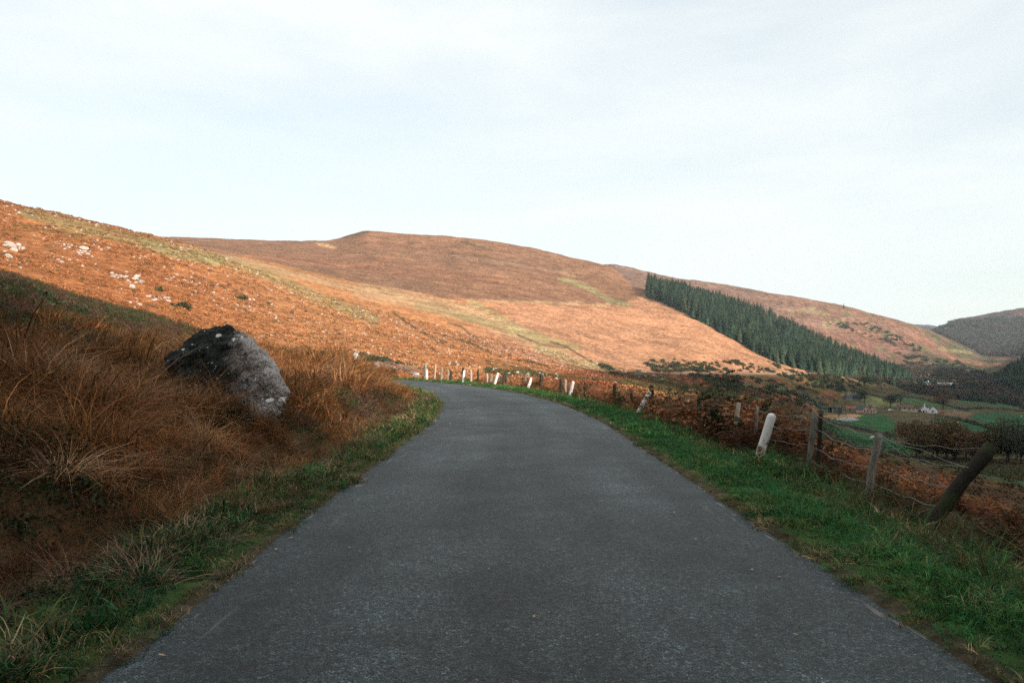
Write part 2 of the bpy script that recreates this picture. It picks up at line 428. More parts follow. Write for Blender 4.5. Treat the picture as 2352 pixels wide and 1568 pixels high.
# pale molinia streaks
def streak(line, wid, col, k=1.0, jit=1.0):
    d = pdist(PX + nB * 9 * jit + nA * 10 * jit, PY + nB * 5 * jit + nA * 4 * jit, line)
    fillc(sstep(wid, wid * 0.35, d) * k * vis * (0.55 + 0.45 * sstep(-.4, .2, nB)) * (Rg > 90), col)
streak([(405, 563), (520, 592), (640, 622), (850, 672), (960, 690), (1100, 705)], 9, PALE)
streak([(830, 668), (950, 690), (1080, 720), (1200, 770), (1300, 815)], 26, PALE, .9)
streak([(1080, 690), (1200, 760), (1330, 800)], 12, SAGE, .6)
streak([(960, 700), (1100, 735), (1250, 785)], 14, SAGE, .5)
streak([(1290, 640), (1350, 660), (1400, 690), (1440, 700)], 9, SAGE, .8)
streak([(1100, 690), (1180, 692), (1270, 695), (1400, 702)], 5, PALE, .8)
streak([(60, 490), (180, 520), (300, 548), (420, 580), (520, 600), (640, 640), (730, 685), (860, 735)], 20, SAGE, .6)
streak([(330, 560), (420, 590), (500, 600)], 14, SAGE, .6)
streak([(20, 520), (120, 530), (200, 545)], 8, OLIVE, .6)
streak([(730, 560), (770, 570)], 5, PALE, .9)
streak([(1050, 590), (1200, 610), (1350, 640)], 3, (0.33, .2, .13), .7)
for ln in ([(860, 560), (1000, 575), (1120, 590)], [(700, 600), (900, 615), (1150, 640)], [(640, 590), (860, 620), (1050, 650)]):
    streak(ln, 3, (0.20, .085, .05), .7)
streak([(780, 545), (850, 531)], 3, DARK, .8, .2)
streak([(1060, 553), (1090, 565), (1130, 575)], 4, DARK, .8, .3)
# gullies
for ln in ([(1115, 795), (1060, 750), (1030, 742)], [(1150, 820), (1080, 790), (1000, 765)], [(1390, 850), (1340, 820), (1300, 795), (1265, 785)],
           [(900, 715), (960, 760), (1020, 790)], [(1190, 770), (1240, 790), (1300, 800)], [(1270, 848), (1230, 835), (1190, 828)]):
    streak(ln, 3.2, DARK, .9, .5)
streak([(1240, 800), (1330, 835), (1400, 850)], 15, SAGE, .6)
streak([(1380, 835), (1400, 850), (1460, 870)], 9, DARK, .8)
# below the far road: rough green, bracken and scrub
bl = np.interp(jx, [1300, 1450, 2000], [885, 858, 858])
rough = sstep(-3, 5, jy - bl) * (jx > 1250) * (Rg > 120) * (Rg < 760)
fillc(rough, (0.13, 0.105, 0.04))
fillc(rough * sstep(-.1, .35, nA), (0.26, 0.095, 0.045))
fillc(rough * sstep(.15, .5, -nA + .4 * nC), (0.055, 0.115, 0.04))
fillc(sstep(110, 60, np.hypot(jx - 1330, (jy - 880) * 3)) * (Rg > 60), (0.30, 0.10, 0.045))
# third hill beyond the wood, the wooded far hill, the blue ridge
th = sstep(1150, 1250, Rg)
fillc(th * (jx > 1350), (0.20, 0.115, 0.08))
fillc(th * (jx > 1750) * sstep(745, 800, jy), (0.21, 0.105, 0.075))
fillc(th * (jx > 1350) * sstep(0, .3, nA + nC * .5) * .6, (0.20, 0.13, 0.10))
fillc(th * (jx > 1900) * sstep(-.1, .25, nA - .2) * .8, MOOR)
fillc(th * sstep(2050, 2180, jx) * sstep(0.0, .3, nC + .3), (0.085, .075, .04))
for ln in ([(1810, 715), (1870, 712), (1900, 722)], [(2150, 800), (2230, 810)], [(1890, 745), (1940, 738)]):
    streak(ln, 5, SAGE, .7)
fillc(sstep(2150, 2400, Rg), (0.075, 0.055, 0.05))
fillc(sstep(2150, 2400, Rg) * sstep(.0, .3, nC + nA * .5) * .5, (0.14, 0.07, 0.05))
fillc(sstep(3400, 3600, Rg), (0.07, 0.09, 0.12))  # farthest ridge painted blue: distance haze put into its colour
# valley floor
vf = sstep(1880, 1960, jx) * (Rg > 40) * (jy > 872)
fillc(vf * (Rg < 1200), (0.09, 0.075, 0.035))
FIELDS = [
 ([(1895, 955), (1930, 952), (2020, 950), (2052, 962), (2056, 985), (2050, 1000), (1960, 985), (1890, 968)], GREEN),
 ([(1870, 968), (1960, 988), (2055, 1006), (2056, 1020), (2150, 1040), (2010, 1040), (1900, 1022), (1860, 990)], (0.04, 0.15, 0.045)),
 ([(1900, 1030), (2010, 1045), (2080, 1048), (2190, 1075), (2200, 1110), (2050, 1090), (1880, 1050)], (0.05, 0.12, 0.045)),
 ([(1930, 905), (1960, 902), (2060, 925), (2090, 935), (2020, 935), (1960, 925)], (0.20, 0.21, 0.085)),
 ([(2030, 915), (2100, 925), (2190, 940), (2250, 945), (2180, 930), (2100, 912), (2050, 908)], (0.07, 0.17, 0.05)),
 ([(2100, 890), (2190, 888), (2330, 900), (2352, 905), (2352, 915), (2250, 912), (2140, 905)], (0.06, 0.16, 0.05)),
 ([(2200, 912), (2290, 915), (2352, 925), (2352, 940), (2250, 930), (2200, 925)], (0.07, 0.15, 0.05)),
 ([(2240, 950), (2290, 948), (2400, 955), (2400, 975), (2352, 985), (2290, 980), (2230, 962)], (0.03, 0.13, 0.04)),
 ([(2150, 958), (2250, 975), (2300, 985), (2290, 1010), (2250, 1005), (2200, 985), (2140, 968)], (0.03, 0.13, 0.04)),
 ([(2300, 990), (2420, 985), (2420, 1030), (2330, 1035), (2290, 1020)], (0.03, 0.12, 0.03)),
 ([(2145, 938), (2175, 938), (2235, 948), (2215, 958), (2150, 950)], (0.20, 0.13, 0.08)),
 ([(1880, 955), (1905, 952), (1965, 951), (1985, 953), (1960, 960), (1900, 962)], (0.42, 0.24, 0.14)),
]
for poly, col in FIELDS:
    m = inpoly(PX + nB * 3, PY + nB * 1.5, poly) & (Rg > 100) & (Rg < 1200)
    if col[1] > col[0] * 1.5: col = (col[0] * .7, col[1] * .72, col[2] * .95)
    fillc(m * (0.65 + .35 * sstep(-.5, .3, nB)), col)
# dark wood floor on the right
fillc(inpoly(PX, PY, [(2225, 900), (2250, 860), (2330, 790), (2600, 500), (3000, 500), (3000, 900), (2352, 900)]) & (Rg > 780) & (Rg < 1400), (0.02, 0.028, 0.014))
# near ground under the grass
nr = sstep(75, 45, Rg)
fillc(nr, (0.085, 0.045, 0.024))
fillc(nr * (off < 0) * sstep(-.1, .4, nD), (0.095, 0.055, 0.027))
fillc(nr * sstep(HALF + 1.9, HALF + 1.2, off) * (off > 0), (0.05, 0.105, 0.03))
fillc(nr * sstep(HALF + 1.5, HALF + .6, -off) * (off < 0), (0.055, 0.095, 0.03))
rb = sstep(HALF + 1.8, HALF + 3, off) * sstep(260, 160, Rg) * (azg > -2) * (azg < 60)
fillc(rb * sstep(-.2, .2, nB), (0.10, 0.062, 0.026)); fillc(rb * sstep(.0, .3, nA) * .8, (0.035, 0.085, 0.035))
fillc(sstep(HALF + .05, HALF + .0, np.abs(off)) * near[None, :], (0.075, 0.062, 0.042))
# mottling
mot = (1 + 0.22 * nB + 0.16 * nD * sstep(500, 200, Rg) + 0.12 * nA)
C *= mot[..., None]
C = np.clip(C, 0.005, 0.8)

# ---------------- split into named stretches of ground
nA_, nR_ = GX.shape
V = np.stack([GX, GY, GZ], -1).reshape(-1, 3)
ii, jj = np.meshgrid(np.arange(nA_), np.arange(nR_ - 1), indexing='ij')
i2 = (ii + 1) % nA_
quads = np.stack([ii * nR_ + jj, i2 * nR_ + jj, i2 * nR_ + jj + 1, ii * nR_ + jj + 1], -1).reshape(-1, 4)
# normals for seamless joints
P3 = V.reshape(nA_, nR_, 3)
du = np.roll(P3, -1, 0) - np.roll(P3, 1, 0); dv = np.gradient(P3, axis=1)
NRM = np.cross(dv, du); NRM /= np.linalg.norm(NRM, axis=-1)[..., None] + 1e-12
NRM = np.where(NRM[..., 2:] < 0, -NRM, NRM).reshape(-1, 3)
rq = Rg.reshape(-1)[quads[:, 0]]; pq = PX.reshape(-1)[quads[:, 0]]; aq = azg.reshape(-1)[quads[:, 0]]; yq = PY.reshape(-1)[quads[:, 0]]
cls = np.zeros(len(quads), int)
cls[(rq > 100)] = 1                                           # near hillside
seam = np.interp(pq, [-500, 520, 760, 1000, 1300, 1450], [430, 430, 400, 330, 200, 150])
cls[(rq > 100) & (rq > seam)] = 2                            # brown hill
cls[(cls >= 1) & (pq > 1850) & (yq > 858) & (rq < 1100)] = 4          # valley floor
cls[(rq > 1150)] = 3
cls[(rq > 1150) & (pq < 1250) & (aq > -60)] = 2
cls[(rq > 2250) & (pq > 1250)] = 5
cls[(aq > 36) & (rq > 200)] = 4
NAMES = {0: 'ground', 1: 'hillside', 2: 'hill', 3: 'hill', 4: 'valley_floor', 5: 'far_hill'}
# ------------------------------------------------------------------ materials
class NM:
    def __init__(s, name, rough=0.9, spec=0.2):
        s.m = bpy.data.materials.new(name); s.m.use_nodes = True
        s.t = s.m.node_tree; s.n = s.t.nodes; s.l = s.t.links
        s.b = s.n['Principled BSDF']; s.b.inputs['Roughness'].default_value = rough
        s.b.inputs['Specular IOR Level'].default_value = spec
        s.tc = s.n.new('ShaderNodeTexCoord'); s.obj = s.tc.outputs['Object']
        s.geo = s.n.new('ShaderNodeNewGeometry'); s.pos = s.geo.outputs['Position']
    def set(s, sock, v):
        if isinstance(v, bpy.types.NodeSocket): s.l.new(v, sock)
        else:
            if hasattr(v, '__len__') and len(v) == 3 and sock.type == 'RGBA': v = (*v, 1)
            sock.default_value = v
    def node(s, typ, **kw):
        n = s.n.new(typ)
        for k, v in kw.items(): setattr(n, k, v)
        return n
    def noise(s, scale, detail=4, rough=.55, vec=None, dist=0.0, mscale=None):
        n = s.node('ShaderNodeTexNoise'); n.inputs['Scale'].default_value = scale; n.inputs['Detail'].default_value = detail
        n.inputs['Roughness'].default_value = rough; n.inputs['Distortion'].default_value = dist
        vec = vec or s.obj
        if mscale:
            mp = s.node('ShaderNodeMapping'); mp.inputs['Scale'].default_value = mscale; s.l.new(vec, mp.inputs[0]); vec = mp.outputs[0]
        s.l.new(vec, n.inputs['Vector']); return n.outputs['Fac']
    def voro(s, scale, feature='F1', vec=None, out='Distance', rnd=1.0):
        n = s.node('ShaderNodeTexVoronoi', feature=feature); n.inputs['Scale'].default_value = scale; n.inputs['Randomness'].default_value = rnd
        s.l.new(vec or s.obj, n.inputs['Vector']); return n.outputs[out]
    def ramp(s, f, *stops):
        n = s.node('ShaderNodeValToRGB'); e = n.color_ramp.elements
        while len(e) < len(stops): e.new(0.5)
        for el, (p, c) in zip(e, stops):
            el.position = p; el.color = (c, c, c, 1) if not hasattr(c, '__len__') else (*c[:3], 1)
        s.l.new(f, n.inputs[0]); return n.outputs[0]
    def mix(s, fac, a, b, mode='MIX'):
        n = s.node('ShaderNodeMixRGB', blend_type=mode); s.set(n.inputs[0], fac); s.set(n.inputs[1], a); s.set(n.inputs[2], b); return n.outputs[0]
    def math(s, op, a, b=0.0, c=None, clamp=False):
        n = s.node('ShaderNodeMath', operation=op, use_clamp=clamp); s.set(n.inputs[0], a); s.set(n.inputs[1], b)
        if c is not None: s.set(n.inputs[2], c)
        return n.outputs[0]
    def attr(s, name, typ='GEOMETRY', out='Color'):
        n = s.node('ShaderNodeAttribute', attribute_name=name, attribute_type=typ); return n.outputs[out]
    def bump(s, h, strength=.5, dist=.02, normal=None):
        n = s.node('ShaderNodeBump'); n.inputs['Strength'].default_value = strength; n.inputs['Distance'].default_value = dist
        s.l.new(h, n.inputs['Height'])
        if normal is not None: s.l.new(normal, n.inputs['Normal'])
        return n.outputs[0]
    def color(s, c): s.set(s.b.inputs['Base Color'], c); return s
    def normal(s, n): s.l.new(n, s.b.inputs['Normal']); return s

def plain(name, col, rough=.8, var=.25, scale=6.0, spec=.2, bump=0.0):
    m = NM(name, rough, spec)
    f = m.noise(scale, 5)
    c = m.mix(1.0, col, m.ramp(f, (.3, 1 - var), (.7, 1 + var)), 'MULTIPLY')
    m.color(c)
    if bump: m.normal(m.bump(f, 1.0, bump))
    return m.m

def terrain_mat(name, s1, b1, bscale, kfine=1.0):
    m = NM(name, 0.95, 0.05)
    base = m.attr('Col')
    na = m.noise(s1, 7, .68)
    nb_ = m.noise(s1 * .13, 5, .6, mscale=(1, 1, 2))
    nc_ = m.noise(s1 * .02, 4, .55)
    c = m.mix(1.0, base, m.ramp(na, (.36, (.50, .48, .46)), (.52, (1.0, 1.0, 1.0)), (.66, (1.55, 1.48, 1.38))), 'MULTIPLY')
    c = m.mix(1.0, c, m.ramp(nb_, (.33, (.70, .68, .66)), (.66, (1.24, 1.22, 1.2))), 'MULTIPLY')
    c = m.mix(.6, c, m.ramp(nc_, (.35, (.8, .84, .85)), (.65, (1.2, 1.1, 1.05))), 'MULTIPLY')
    m.color(c)
    h = m.noise(bscale, 6, .65)
    m.normal(m.bump(h, 1.0, b1))
    return m.m
M = {}
M['near'] = terrain_mat('ground_cover', 6.0, 0.08, 5.0)
M['hillside'] = terrain_mat('bracken_hillside', 0.9, 1.1, 0.7)
M['hill'] = terrain_mat('heather_hill', 0.38, 2.6, 0.28)
M['valley'] = terrain_mat('valley_grass', 0.7, 0.7, 0.6)
M['far'] = terrain_mat('far_moor', 0.10, 8.0, 0.08)
MATOF = {0: 'near', 1: 'hillside', 2: 'hill', 3: 'far', 4: 'valley', 5: 'far'}

for k in range(6):
    q = quads[cls == k]
    if len(q) == 0: continue
    used, inv = np.unique(q, return_inverse=True)
    me = np_mesh(NAMES[k], V[used], [inv.reshape(-1, 4)], True)
    at = me.color_attributes.new('Col', 'FLOAT_COLOR', 'POINT')
    rgba = np.ones((len(used), 4), np.float32); rgba[:, :3] = C.reshape(-1, 3)[used]
    at.data.foreach_set('color', rgba.ravel())
    me.normals_split_custom_set_from_vertices(NRM[used].tolist())
    o = link(NAMES[k], me, M[MATOF[k]])
    tag(o, {0: 'dark peaty roadside ground and banks under the grass', 1: 'stony rust coloured bracken hillside across the left', 2: 'broad brown heather hill behind the bracken slope',
            3: 'hazy long brown hill beyond the conifer plantation', 4: 'green and brown valley floor with small walled fields', 5: 'bluish wooded hill closing the far end of the valley'}[k],
        {0: 'ground', 1: 'hillside', 2: 'hill', 3: 'hill', 4: 'valley floor', 5: 'hill'}[k], kind='structure')

# ------------------------------------------------------------------ the road
def road_strip():
    sel = (RS - S0 > -58)
    P = RP[sel]; N = RN[sel]; S = RS[sel] - S0
    # finer steps near the camera
    s2 = np.concatenate([np.arange(-40, 2, 1.0), np.arange(2, 60, .12), np.arange(60, S[-1], .5)])
    Pp = np.stack([np.interp(s2, S, P[:, k]) for k in (0, 1)], 1); Np = np.stack([np.interp(s2, S, N[:, k]) for k in (0, 1)], 1)
    U = np.array([-1, -.985, -.96, -.9, -.8, -.6, -.4, -.2, 0, .2, .4, .6, .8, .9, .96, .985, 1])
    edge = [HALF + .08 * fbm(s2 * 1.6, s2 * 0 + 3 + 9 * k, 61 + k, 4, .65) + .12 * fbm(s2 * .2, s2 * 0 + 7, 71 + k, 2) for k in (0, 1)]
    W = np.where(U[None, :] < 0, edge[0][:, None], edge[1][:, None]) * U[None, :]
    X = Pp[:, :1] + Np[:, :1] * W; Y = Pp[:, 1:] + Np[:, 1:] * W
    Z = road_z(s2)[:, None] - 0.012 * (W / HALF)**2 * 3 + 0.02 + .012 * fbm(X / 2.0, Y / 2.0, 81, 2)
    Z = Z - .035 * (np.abs(U[None, :]) > .99)
    Vv = np.stack([X, Y, Z], -1).reshape(-1, 3)
    n, k = X.shape
    a, b = np.meshgrid(np.arange(n - 1), np.arange(k - 1), indexing='ij')
    q = np.stack([a * k + b, a * k + b + 1, (a + 1) * k + b + 1, (a + 1) * k + b], -1).reshape(-1, 4)
    me = np_mesh('road', Vv, [q], True)
    uv = me.uv_layers.new(name='road_uv')
    uvv = np.stack([W + 0 * X, s2[:, None] + 0 * X], -1).reshape(-1, 2)
    vi = np.zeros(len(me.loops), np.int32); me.loops.foreach_get('vertex_index', vi)
    uv.data.foreach_set('uv', uvv[vi].astype(np.float32).ravel())
    return me
m = NM('worn_asphalt', .62, .24)
uvn = m.node('ShaderNodeUVMap', uv_map='road_uv').outputs[0]
sp = m.node('ShaderNodeSeparateXYZ'); m.l.new(uvn, sp.inputs[0])
au = m.math('ABSOLUTE', sp.outputs[0])
agg = m.noise(95, 3, .75)
agg2 = m.noise(24, 5, .85)
vor = m.voro(75)
pat = m.noise(1.0, 5, .6, dist=.4); pat2 = m.noise(.28, 4, .55)
c = m.ramp(agg, (.38, (.004, .009, .011)), (.5, (.017, .027, .030)), (.62, (.105, .122, .126)))
c = m.mix(.75, c, m.ramp(agg2, (.36, .35), (.5, 1.0), (.62, 2.0)), 'MULTIPLY')
chip = m.node('ShaderNodeSeparateColor'); m.l.new(m.voro(46, out='Color'), chip.inputs[0])
c = m.mix(1.0, c, m.ramp(chip.outputs[0], (.0, .30), (.55, .95), (.85, 1.2), (1.0, 2.0)), 'MULTIPLY')
c = m.mix(1.0, c, m.ramp(pat, (.34, .62), (.64, 1.34)), 'MULTIPLY')
c = m.mix(1.0, c, m.ramp(pat2, (.36, .70), (.62, 1.22)), 'MULTIPLY')
# wheel tracks polished a little paler, the middle darker
tr = m.ramp(m.math('ABSOLUTE', m.math('SUBTRACT', au, 1.15)), (.15, 1.12), (.75, .80))
c = m.mix(1.0, c, tr, 'MULTIPLY')
band = m.noise(1.0, 4, .6, vec=uvn, mscale=(1.6, .16, 1))
c = m.mix(1.0, c, m.ramp(band, (.38, .78), (.60, 1.22)), 'MULTIPLY')
# pale chippings
ch = m.ramp(m.voro(9.0), (.045, 1.0), (.06, 0.0)); chn = m.ramp(m.noise(2.2, 2), (.52, 0.0), (.6, 1.0))
c = m.mix(m.math('MULTIPLY', ch, m.math('MULTIPLY', chn, .8)), c, (.42, .38, .34))
# dirt and scraped pale streaks at the edge
sc = m.noise(1.0, 4, .6, vec=uvn, mscale=(9, .9, 1))
en = m.noise(3.0, 4, .6)
dirt = m.math('MULTIPLY', m.ramp(m.math('ADD', au, m.math('MULTIPLY', en, .3)), (0.0, 0), (1.0, 1)), 1.0)
ed = m.node('ShaderNodeMapRange'); m.l.new(m.math('ADD', au, m.math('MULTIPLY', en, .35)), ed.inputs[0])
ed.inputs[1].default_value = 2.50; ed.inputs[2].default_value = 2.66
c = m.mix(m.math('MULTIPLY', ed.outputs[0], .8), c, (.12, .085, .055))
ed2 = m.node('ShaderNodeMapRange'); m.l.new(au, ed2.inputs[0]); ed2.inputs[1].default_value = 1.85; ed2.inputs[2].default_value = 2.2
st = m.math('MULTIPLY', m.ramp(sc, (.60, 0.0), (.66, 1.0)), ed2.outputs[0])
c = m.mix(m.math('MULTIPLY', st, .65), c, (.26, .22, .19))
m.color(c)
m.set(m.b.inputs['Roughness'], m.ramp(agg2, (.3, .5), (.7, .7)))
hh = m.math('ADD', agg, m.math('MULTIPLY', vor, -.6))
m.normal(m.bump(hh, .9, .008))
M['asphalt'] = m.m
tag(link('road', road_strip(), M['asphalt']), 'narrow grey asphalt road running ahead and bending left', 'road', kind='structure')
# ------------------------------------------------------------------ plants as instances of small meshes
def source_collection(name, meshes, mat):
    c = bpy.data.collections.new(name)
    for k, me in enumerate(meshes):
        if len(me.materials) == 0: me.materials.append(mat)
        c.objects.link(bpy.data.objects.new("%s_%02d" % (name, k), me))
    return c

def scatter(name, coll, P, rot, scl, tint, label, cat):
    """one object whose instances of the collection's meshes stand on the points P"""
    P = np.asarray(P, np.float32); n = len(P)
    me = bpy.data.meshes.new(name); me.vertices.add(n); me.vertices.foreach_set('co', P.ravel())
    def A(nm, typ, arr, key='value'):
        at = me.attributes.new(nm, typ, 'POINT'); at.data.foreach_set(key, np.asarray(arr, np.float32 if typ != 'INT' else np.int32).ravel())
    A('rot', 'FLOAT_VECTOR', rot, 'vector')
    s = np.asarray(scl, np.float32)
    if s.ndim == 1: s = np.stack([s, s, s], 1)
    A('scl', 'FLOAT_VECTOR', s, 'vector')
    A('idx', 'INT', rng.integers(0, len(coll.objects), n))
    A('tint', 'FLOAT_VECTOR', tint, 'vector')
    o = link(name, me)
    ng = bpy.data.node_groups.new(name, 'GeometryNodeTree')
    ng.interface.new_socket(name='Geometry', in_out='INPUT', socket_type='NodeSocketGeometry')
    ng.interface.new_socket(name='Geometry', in_out='OUTPUT', socket_type='NodeSocketGeometry')
    gi = ng.nodes.new('NodeGroupInput'); go = ng.nodes.new('NodeGroupOutput')
    ip = ng.nodes.new('GeometryNodeInstanceOnPoints')
    ci = ng.nodes.new('GeometryNodeCollectionInfo'); ci.inputs['Collection'].default_value = coll
    ci.inputs['Separate Children'].default_value = True; ci.inputs['Reset Children'].default_value = True
    def NA(nm, typ):
        a = ng.nodes.new('GeometryNodeInputNamedAttribute'); a.data_type = typ; a.inputs['Name'].default_value = nm; return a.outputs['Attribute']
    m2p = ng.nodes.new('GeometryNodeMeshToPoints')
    ng.links.new(gi.outputs[0], m2p.inputs['Mesh'])
    ng.links.new(m2p.outputs[0], ip.inputs['Points'])
    ng.links.new(ci.outputs[0], ip.inputs['Instance'])
    ip.inputs['Pick Instance'].default_value = True
    ng.links.new(NA('idx', 'INT'), ip.inputs['Instance Index'])
    e2r = ng.nodes.new('FunctionNodeEulerToRotation')
    ng.links.new(NA('rot', 'FLOAT_VECTOR'), e2r.inputs[0]); ng.links.new(e2r.outputs[0], ip.inputs['Rotation'])
    ng.links.new(NA('scl', 'FLOAT_VECTOR'), ip.inputs['Scale'])
    ng.links.new(ip.outputs[0], go.inputs[0])
    md = o.modifiers.new('plants', 'NODES'); md.node_group = ng
    tag(o, label, cat, kind='stuff')
    return o

def blades(n, h, spread, lean, droop, width, segs=3, hv=.35, flat=0.0):
    """a tuft of n curved grass blades"""
    ph = rng.uniform(0, 2 * np.pi, n); rr = spread * np.sqrt(rng.uniform(0, 1, n))
    bx, by = rr * np.cos(ph), rr * np.sin(ph)
    dirx = rng.normal(0, 1, n) + .6 * np.cos(ph); diry = rng.normal(0, 1, n) + .6 * np.sin(ph)
    dl = np.hypot(dirx, diry) + 1e-6; dirx /= dl; diry /= dl
    H = h * (1 - hv + 2 * hv * rng.uniform(0, 1, n)); L = lean * rng.uniform(.2, 1.3, n); D = droop * rng.uniform(.2, 1.4, n)
    wx, wy = -diry, dirx
    W = width * rng.uniform(.7, 1.3, n)
    V = []
    for k in range(segs + 1):
        t = k / segs
        out = H * (L * t + D * t * t * t); z = H * (t - .45 * D * t**3) * np.cos(np.minimum(L * .6, 1))
        w = W * (1 - t)**.7 * .5
        cx_, cy_ = bx + dirx * out, by + diry * out
        if k < segs:
            V.append(np.stack([cx_ - wx * w, cy_ - wy * w, z], 1)); V.append(np.stack([cx_ + wx * w, cy_ + wy * w, z], 1))
        else: V.append(np.stack([cx_, cy_, z], 1))
    m = 2 * segs + 1
    V = np.stack(V, 1).reshape(-1, 3)
    b = np.arange(n)[:, None] * m
    q = [b + np.array([2 * k, 2 * k + 1, 2 * k + 3, 2 * k + 2])[None] for k in range(segs - 1)]
    t = b + np.array([2 * segs - 2, 2 * segs - 1, 2 * segs])[None]
    me = np_mesh('tuft', V, [np.concatenate(q), t] if q else [t])
    a = me.attributes.new('blade', 'FLOAT', 'POINT'); a.data.foreach_set('value', np.repeat(rng.uniform(0, 1, n), m).astype(np.float32))
    return me

def leafcloud(n, fn, size, tilt=1.0, asp=.6):
    """n small leaf faces at points given by fn(n)->(n,3)"""
    P = fn(n)
    nrm = rng.normal(0, 1, (n, 3)) * tilt + np.array([0, 0, .6]); nrm /= np.linalg.norm(nrm, axis=1)[:, None]
    a = np.cross(nrm, rng.normal(0, 1, (n, 3))); a /= np.linalg.norm(a, axis=1)[:, None]; b = np.cross(nrm, a)
    s = size * rng.uniform(.6, 1.4, n)[:, None]
    V = np.stack([P - a * s * .5, P + b * s * asp * .5, P + a * s * .5, P - b * s * asp * .5], 1).reshape(-1, 3)
    q = (np.arange(n)[:, None] * 4 + np.arange(4)[None])
    return V, q
def cloud_mesh(name, n, fn, size, **kw):
    V, q = leafcloud(n, fn, size, **kw)
    me = np_mesh(name, V, [q])
    a = me.attributes.new('blade', 'FLOAT', 'POINT'); a.data.foreach_set('value', np.repeat(rng.uniform(0, 1, n), 4).astype(np.float32))
    return me

def plant_mat(name, lo=.55, hi=1.5, trans=.25, inst=True, col=None):
    m = NM(name, .75, .15)
    if inst: c = m.attr('tint', 'INSTANCER', 'Vector')
    else:
        c = m.node('ShaderNodeRGB').outputs[0]; c.default_value = (*col, 1)
    bl = m.attr('blade', 'GEOMETRY', 'Fac')
    c = m.mix(1.0, c, m.ramp(bl, (0, lo), (.6, 1.0), (1, hi)), 'MULTIPLY')
    m.color(c)
    out = m.n['Material Output']
    tr = m.node('ShaderNodeBsdfTranslucent'); m.l.new(c, tr.inputs[0])
    mx = m.node('ShaderNodeMixShader'); mx.inputs[0].default_value = trans
    m.l.new(m.b.outputs[0], mx.inputs[1]); m.l.new(tr.outputs[0], mx.inputs[2]); m.l.new(mx.outputs[0], out.inputs[0])
    return m.m
M['grass'] = plant_mat('grass_blade', .32, 1.9)
M['bracken'] = plant_mat('bracken_frond', .5, 1.6)
M['leaf'] = plant_mat('scrub_leaf', .45, 1.5, .15)

def poly_points(density, r0, r1, a0, a1):
    """random points, density per m2, in a sector (degrees)"""
    n = int(density * math.radians(a1 - a0) / 2 * (r1 * r1 - r0 * r0))
    r = np.sqrt(rng.uniform(r0 * r0, r1 * r1, n)); a = np.radians(rng.uniform(a0, a1, n))
    return r * np.sin(a), r * np.cos(a)
def mixcol(palette, w):
    """weights (n,k) -> colours"""
    w = np.clip(w, 1e-4, None); w = w / w.sum(1, keepdims=True)
    pick = (w.cumsum(1) > rng.uniform(0, 1, (len(w), 1))).argmax(1)
    c = np.array(palette)[pick]
    return c * rng.uniform(.75, 1.25, (len(w), 1)) * rng.uniform(.93, 1.07, (len(w), 3))
def hits_boulder(x, y):
    return (((x + 4.75) / .85)**2 + ((y - 13.6) / .42)**2) < 1
def visible_sector(x, y, marg=200):
    p = CX + F * x / np.maximum(y, .1)
    return (p > -marg) & (p < 2352 + marg) & (y > .5)

# --- long rust coloured moor grass on the left bank
tall = source_collection('moor_grass_source', [blades(24, .46, .10, .5, .9, .0125, 4) for _ in range(9)], M['grass'])
tallw = source_collection('moor_grass_far_source', [blades(22, .50, .16, .5, .9, .024, 3) for _ in range(7)], M['grass'])
PAL = [(.34, .145, .048), (.22, .09, .036), (.50, .31, .17), (.12, .085, .032), (.44, .21, .08), (.055, .095, .03)]
def heathmask(x, y, edge): return sstep(.0, .22, fbm(x / 3.5, y / 3.5, 131, 3) + .85 * sstep(4, 14, edge) * sstep(30, 16, edge + y * 0) - .16)
def bank_grass(name, coll, dens, r0, r1, smul, label):
    x, y = poly_points(dens, r0, r1, -37, 3)
    of, s = road_coords(x, y)
    edge = -of - HALF
    n1 = fbm(x / 1.6, y / 1.6, 101, 3); n2 = fbm(x / 6, y / 6, 103, 3)
    k = (of < 0) & (edge > .75 + .4 * n1) & visible_sector(x, y) & ~hits_boulder(x, y) & (rng.uniform(0, 1, len(x)) < .55 + .45 * sstep(-.5, .1, n1 + .2))
    x, y, s, edge, n1, n2 = x[k], y[k], s[k], edge[k], n1[k], n2[k]
    cl = vnoise(x * 1.5, y * 1.5, 113)
    z = ground_z(x, y) - .02
    n = len(x)
    f = fbm(x / 3.0, y / 3.0, 107, 2)
    rot = np.stack([.30 + .35 * f + rng.normal(0, .14, n), -.12 + rng.normal(0, .18, n) + .4 * n2, rng.uniform(0, 6.28, n)], 1)
    # tilt is applied in world axes: blades lie over towards the road and down the slope
    sc = smul * (1 - .35 * sstep(30, 42, s)) * (.62 + .55 * sstep(1.0, 3.2, edge) + .25 * n1) * rng.uniform(.75, 1.25, n) * (.55 + .75 * cl)
    sc = sc * (1 - .35 * sstep(.0, .5, n2)) * (1 - (.3 + .35 * sstep(3, 6, edge)) * heathmask(x, y, edge))
    W = np.stack([np.full(n, 1.0), .5 + sstep(0, .4, n1), 1.1 * sstep(.02, .3, f) , .30 + .9 * sstep(.1, .45, n2) * 1.3, .6 + sstep(18, 30, y) * 1.5, .25 * sstep(2.5, 1.0, edge) + .04], 1)
    t = mixcol(PAL, W) * (.80 - .42 * heathmask(x, y, edge))[:, None]
    return scatter(name, coll, np.stack([x, y, z], 1), rot, sc, t, label, 'grass')
bank_grass('moor_grass', tall, 46, 2.6, 15, 1.0, 'long rust brown moor grass leaning over on the near left bank')
bank_grass('moor_grass', tallw, 22, 15, 34, 1.1, 'rust orange moor grass covering the bank behind the big boulder')
bank_grass('moor_grass', tallw, 14, 34, 95, 1.45, 'rust orange moor grass on the bank at the road bend')

